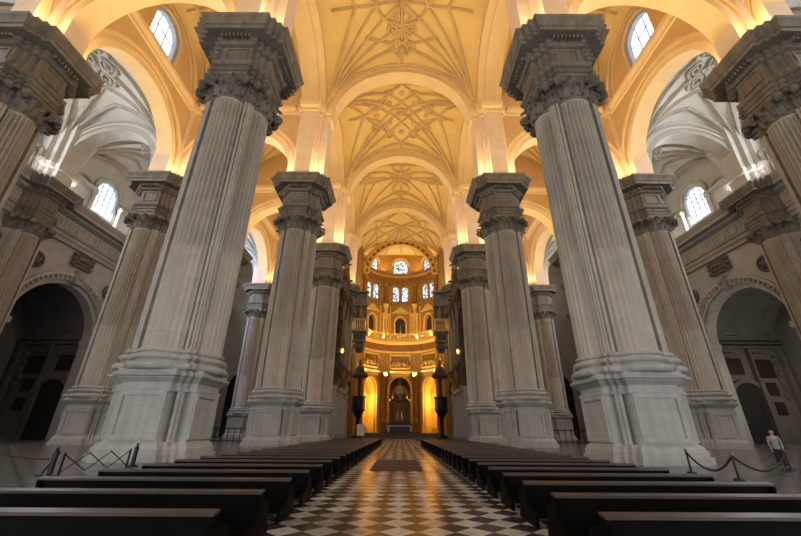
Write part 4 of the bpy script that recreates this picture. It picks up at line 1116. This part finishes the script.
# ------------------------------------------------------------------ visitor
def skin_mesh(name, joints, edges, mat, parent, root=0, sub=2):
    me = bpy.data.meshes.new(name); me.from_pydata([j[:3] for j in joints], edges, []); me.update()
    o = bpy.data.objects.new(name, me); COL.objects.link(o); me.materials.append(M[mat])
    sk = o.modifiers.new('skin', 'SKIN'); o.modifiers.new('sub', 'SUBSURF').levels = sub; o.modifiers['sub'].render_levels = sub
    sk.use_smooth_shade = True
    for i, j in enumerate(joints):
        d = me.skin_vertices[0].data[i]; rx = j[3]; ry = j[4] if len(j) > 4 else rx
        d.radius = (rx, ry); d.use_root = (i == root)
    if parent: o.parent = parent
    return o
pr = thing('person', 'visitor in a pale shirt and dark trousers standing in the right aisle', 'person', (20.9, 22.5, 0), R(-35)); pr.scale = (1.12, 1.12, 1.12)
bj = [(0, 0, .93, .15, .11), (0, 0, 1.08, .13, .095), (0, .01, 1.28, .155, .105), (0, 0, 1.42, .12, .085), (0, -.005, 1.49, .052), (0, -.02, 1.565, .076, .088), (0, -.02, 1.65, .09, .108), (0, -.01, 1.72, .062, .075)]
be = [(0, 1), (1, 2), (2, 3), (3, 4), (4, 5), (5, 6), (6, 7)]
for sx in (-1, 1):
    b0 = len(bj)
    bj += [(sx * .19, 0, 1.39, .055), (sx * .235, .03, 1.13, .042), (sx * .22, -.12, .93, .03), (sx * .215, -.16, .86, .034, .02), (sx * .215, -.185, .79, .026, .014)]
    be += [(3, b0), (b0, b0 + 1), (b0 + 1, b0 + 2), (b0 + 2, b0 + 3), (b0 + 3, b0 + 4)]
    l0 = len(bj)
    bj += [(sx * .09, 0, .84, .095), (sx * .10, -.02 + .03 * sx, .48, .06), (sx * .105, .02 + .05 * sx, .10, .042), (sx * .11, -.12 + .05 * sx, .04, .045, .03)]
    be += [(0, l0), (l0, l0 + 1), (l0 + 1, l0 + 2), (l0 + 2, l0 + 3)]
body = skin_mesh('body', bj, be, 'skin', pr)
for sx in (-1, 1):                                               # fingers and thumbs, chains rooted in the palm
    for k in range(4):
        ln = (.065, .078, .074, .058)[k]; x = sx * .215 + (k - 1.5) * .001; y = -.165 - .017 * (k - 1.5)
        fj = [(x, y, .80, .010), (x, y - .012, .80 - ln * .55, .009), (x - sx * .008, y + .0, .80 - ln, .008)]
        skin_mesh('finger', fj, [(0, 1), (1, 2)], 'skin', pr, 0, 1)
    skin_mesh('thumb', [(sx * .205, -.185, .84, .011), (sx * .19, -.22, .805, .010), (sx * .19, -.225, .775, .008)], [(0, 1), (1, 2)], 'skin', pr, 0, 1)
sj = [(0, 0, .82, .2, .155), (0, 0, .92, .19, .145), (0, 0, 1.08, .155, .12), (0, .01, 1.28, .178, .125), (0, 0, 1.41, .15, .112), (0, 0, 1.475, .07, .07)]
se = [(0, 1), (1, 2), (2, 3), (3, 4), (4, 5)]
for sx in (-1, 1):
    b0 = len(sj); sj += [(sx * .19, 0, 1.385, .075), (sx * .222, .02, 1.20, .066), (sx * .235, .03, 1.10, .06)]; se += [(4, b0), (b0, b0 + 1), (b0 + 1, b0 + 2)]
skin_mesh('shirt', sj, se, 'shirt', pr)
tj = [(0, 0, .98, .15, .115)]; te = []
for sx in (-1, 1):
    b0 = len(tj); tj += [(sx * .09, 0, .82, .112), (sx * .10, -.02 + .03 * sx, .48, .082), (sx * .105, .02 + .05 * sx, .09, .068)]; te += [(0, b0), (b0, b0 + 1), (b0 + 1, b0 + 2)]
skin_mesh('trousers', tj, te, 'trouser', pr)
for sx in (-1, 1): skin_mesh('shoe', [(sx * .105, .05 + .05 * sx, .05, .05), (sx * .108, -.06 + .05 * sx, .045, .05, .042), (sx * .11, -.16 + .05 * sx, .035, .045, .03)], [(0, 1), (1, 2)], 'shoe', pr)
skin_mesh('hair', [(0, .035, 1.60, .08, .07), (0, .025, 1.68, .1, .1), (0, -.005, 1.745, .08, .082)], [(0, 1), (1, 2)], 'hair', pr)
m = MB(); m.ball((0, -.128, 1.63), .016, 8, 6, 1.6)
m.build('nose', 'skin', pr, 60)
for sx in (-1, 1):
    m = MB(); m.ball((sx * .034, -.112, 1.655), .011, 8, 6); m.build('eye', 'white', pr, 60)
    m = MB(); m.ball((sx * .092, -.01, 1.64), .022, 8, 6, 1.4); m.build('ear', 'skin', pr, 60)
m = MB(); m.box(-.022, .022, -.116, -.095, 1.588, 1.596); m.build('mouth', 'trouser', pr)

# ------------------------------------------------------------------ light
WARM = (1.0, .74, .37); COOL = (1.0, .96, .89)
def area(loc, direction, size, power, colr, spread=pi):
    l = bpy.data.lights.new('uplight', 'AREA'); l.shape = 'DISK'; l.size = size; l.energy = power; l.color = colr; l.spread = spread
    o = bpy.data.objects.new('uplight', l); COL.objects.link(o); o.location = loc
    o.rotation_euler = Vector(direction).to_track_quat('-Z', 'Y').to_euler()
    return o
NAVE_P, AISLE_P, OUT_P = 980, 800, 230
for i in range(0, 5):
    y = ROWS[i]
    for s in (-1, 1):
        for d in (-1, 1):                                         # floodlights standing on the cornices
            area((s * (PX - 3.0), y + d * 3.2, H + .5), (-s * .35, d * .45, 1), 1.0, NAVE_P * (.5 if i == 4 else 1), WARM)
            area((s * (PX + 3.0), y + d * 3.2, H + .5), (s * .35, d * .45, 1), 1.0, AISLE_P, WARM)
            area((s * (X2 - 3.0), y + d * 3.2, H + .5), (-s * .35, d * .45, 1), 1.0, AISLE_P, WARM)
            area((s * (X3 - 2.6), y + d * 3.2, H + .6), (-s * .5, d * .45, 1), 1.0, OUT_P, COOL)
# added fill lamps behind the camera, set in the west wall openings
for x, hw, hz, p in ((0, 9, 8, 4700), (-27, 5, 6, 3000), (27, 5, 6, 3000), (-49, 5, 6, 2500), (49, 5, 6, 2500)):
    l = bpy.data.lights.new('portal_fill', 'AREA'); l.shape = 'RECTANGLE'; l.size = hw * 2; l.size_y = hz * 2; l.energy = p; l.color = (.95, .98, 1.0)
    o = bpy.data.objects.new('portal_fill', l); COL.objects.link(o); o.location = (x, -20.9, hz + .2); o.rotation_euler = (pi / 2, 0, 0)
# daylight through the outer clerestory windows; nearest bay's pair is added fill, windowless
for i in (0, 1, 2, 3):
    yc = (ROWS[i] + ROWS[i + 1]) / 2
    for s in (-1, 1):
        l = bpy.data.lights.new('window_daylight', 'AREA'); l.shape = 'RECTANGLE'; l.size = 5; l.size_y = 7
        blue = (i == 3 and s == -1); l.energy = 4500 if not blue else 15000; l.color = (.45, .62, 1.0) if blue else (.97, .98, 1.0)
        o = bpy.data.objects.new('window_daylight', l); COL.objects.link(o); o.location = (s * (X3 - .8), yc, 44.5)
        o.rotation_euler = Vector((-s, .25 if i < 2 else 0, -.45)).to_track_quat('-Z', 'Y').to_euler()
# lamps of the apse
def point(loc, power, colr, r=.5):
    l = bpy.data.lights.new('lamp', 'POINT'); l.energy = power; l.color = colr; l.shadow_soft_size = r
    o = bpy.data.objects.new('lamp', l); COL.objects.link(o); o.location = loc
point((66.5, 60, 9), 1800, (1, .93, .8), .6)  # added lamp brightening the right side chapel, no fixture there
for b in (-48, 48): x, y, z = PA(R(b), 3.2, 10.5); point((x, y, z), 2200, (1, .68, .18), .4)
for b in (-60, -30, 0, 30, 60):
    x, y, z = PA(R(b), -1.2, 30.2); area((x, y, z), (-sin(R(b)) * .2, -cos(R(b)) * .2, 1), .8, 1500, WARM)
    x, y, z = PA(R(b), -1.6, 54.6); area((x, y, z), (-sin(R(b)) * .2, -cos(R(b)) * .2, 1), .8, 220, WARM)
for b in (-72, -24, 24, 72):
    x, y, z = PA(R(b), -1.9, 18.0); area((x, y, z), (sin(R(b)) * .2, cos(R(b)) * .2, 1), .8, 1500, WARM)
for s in (-1, 1): area((s * 9.5, 100, 29.5), (0, 1, .25), 1.5, 900, WARM)

w = bpy.data.worlds.new('World'); S.world = w; w.use_nodes = True
bg = w.node_tree.nodes['Background']; bg.inputs[0].default_value = (.93, .96, 1.0, 1); bg.inputs[1].default_value = .10

# ------------------------------------------------------------------ camera
cd = bpy.data.cameras.new('camera'); cam = bpy.data.objects.new('camera', cd); COL.objects.link(cam)
cd.sensor_width = 36; cd.lens = 36 * 365.26 / 801; cd.clip_end = 600
from mathutils import Matrix
pt, ro, ya = .4188, -.0060, -.0005
cam.matrix_world = Matrix.Translation((.02, 0, 1.8)) @ Matrix.Rotation(-ya, 4, 'Z') @ Matrix.Rotation(pi / 2 + pt, 4, 'X') @ Matrix.Rotation(-ro, 4, 'Z')
S.camera = cam
S.view_settings.view_transform = 'Standard'; S.view_settings.look = 'None'; S.view_settings.gamma = 1; S.view_settings.exposure = 0
S.view_settings.use_curve_mapping = False
S.cycles.max_bounces = 6; S.cycles.diffuse_bounces = 4; S.cycles.glossy_bounces = 3
S.cycles.caustics_reflective = False; S.cycles.caustics_refractive = False
S.cycles.sample_clamp_indirect = 6
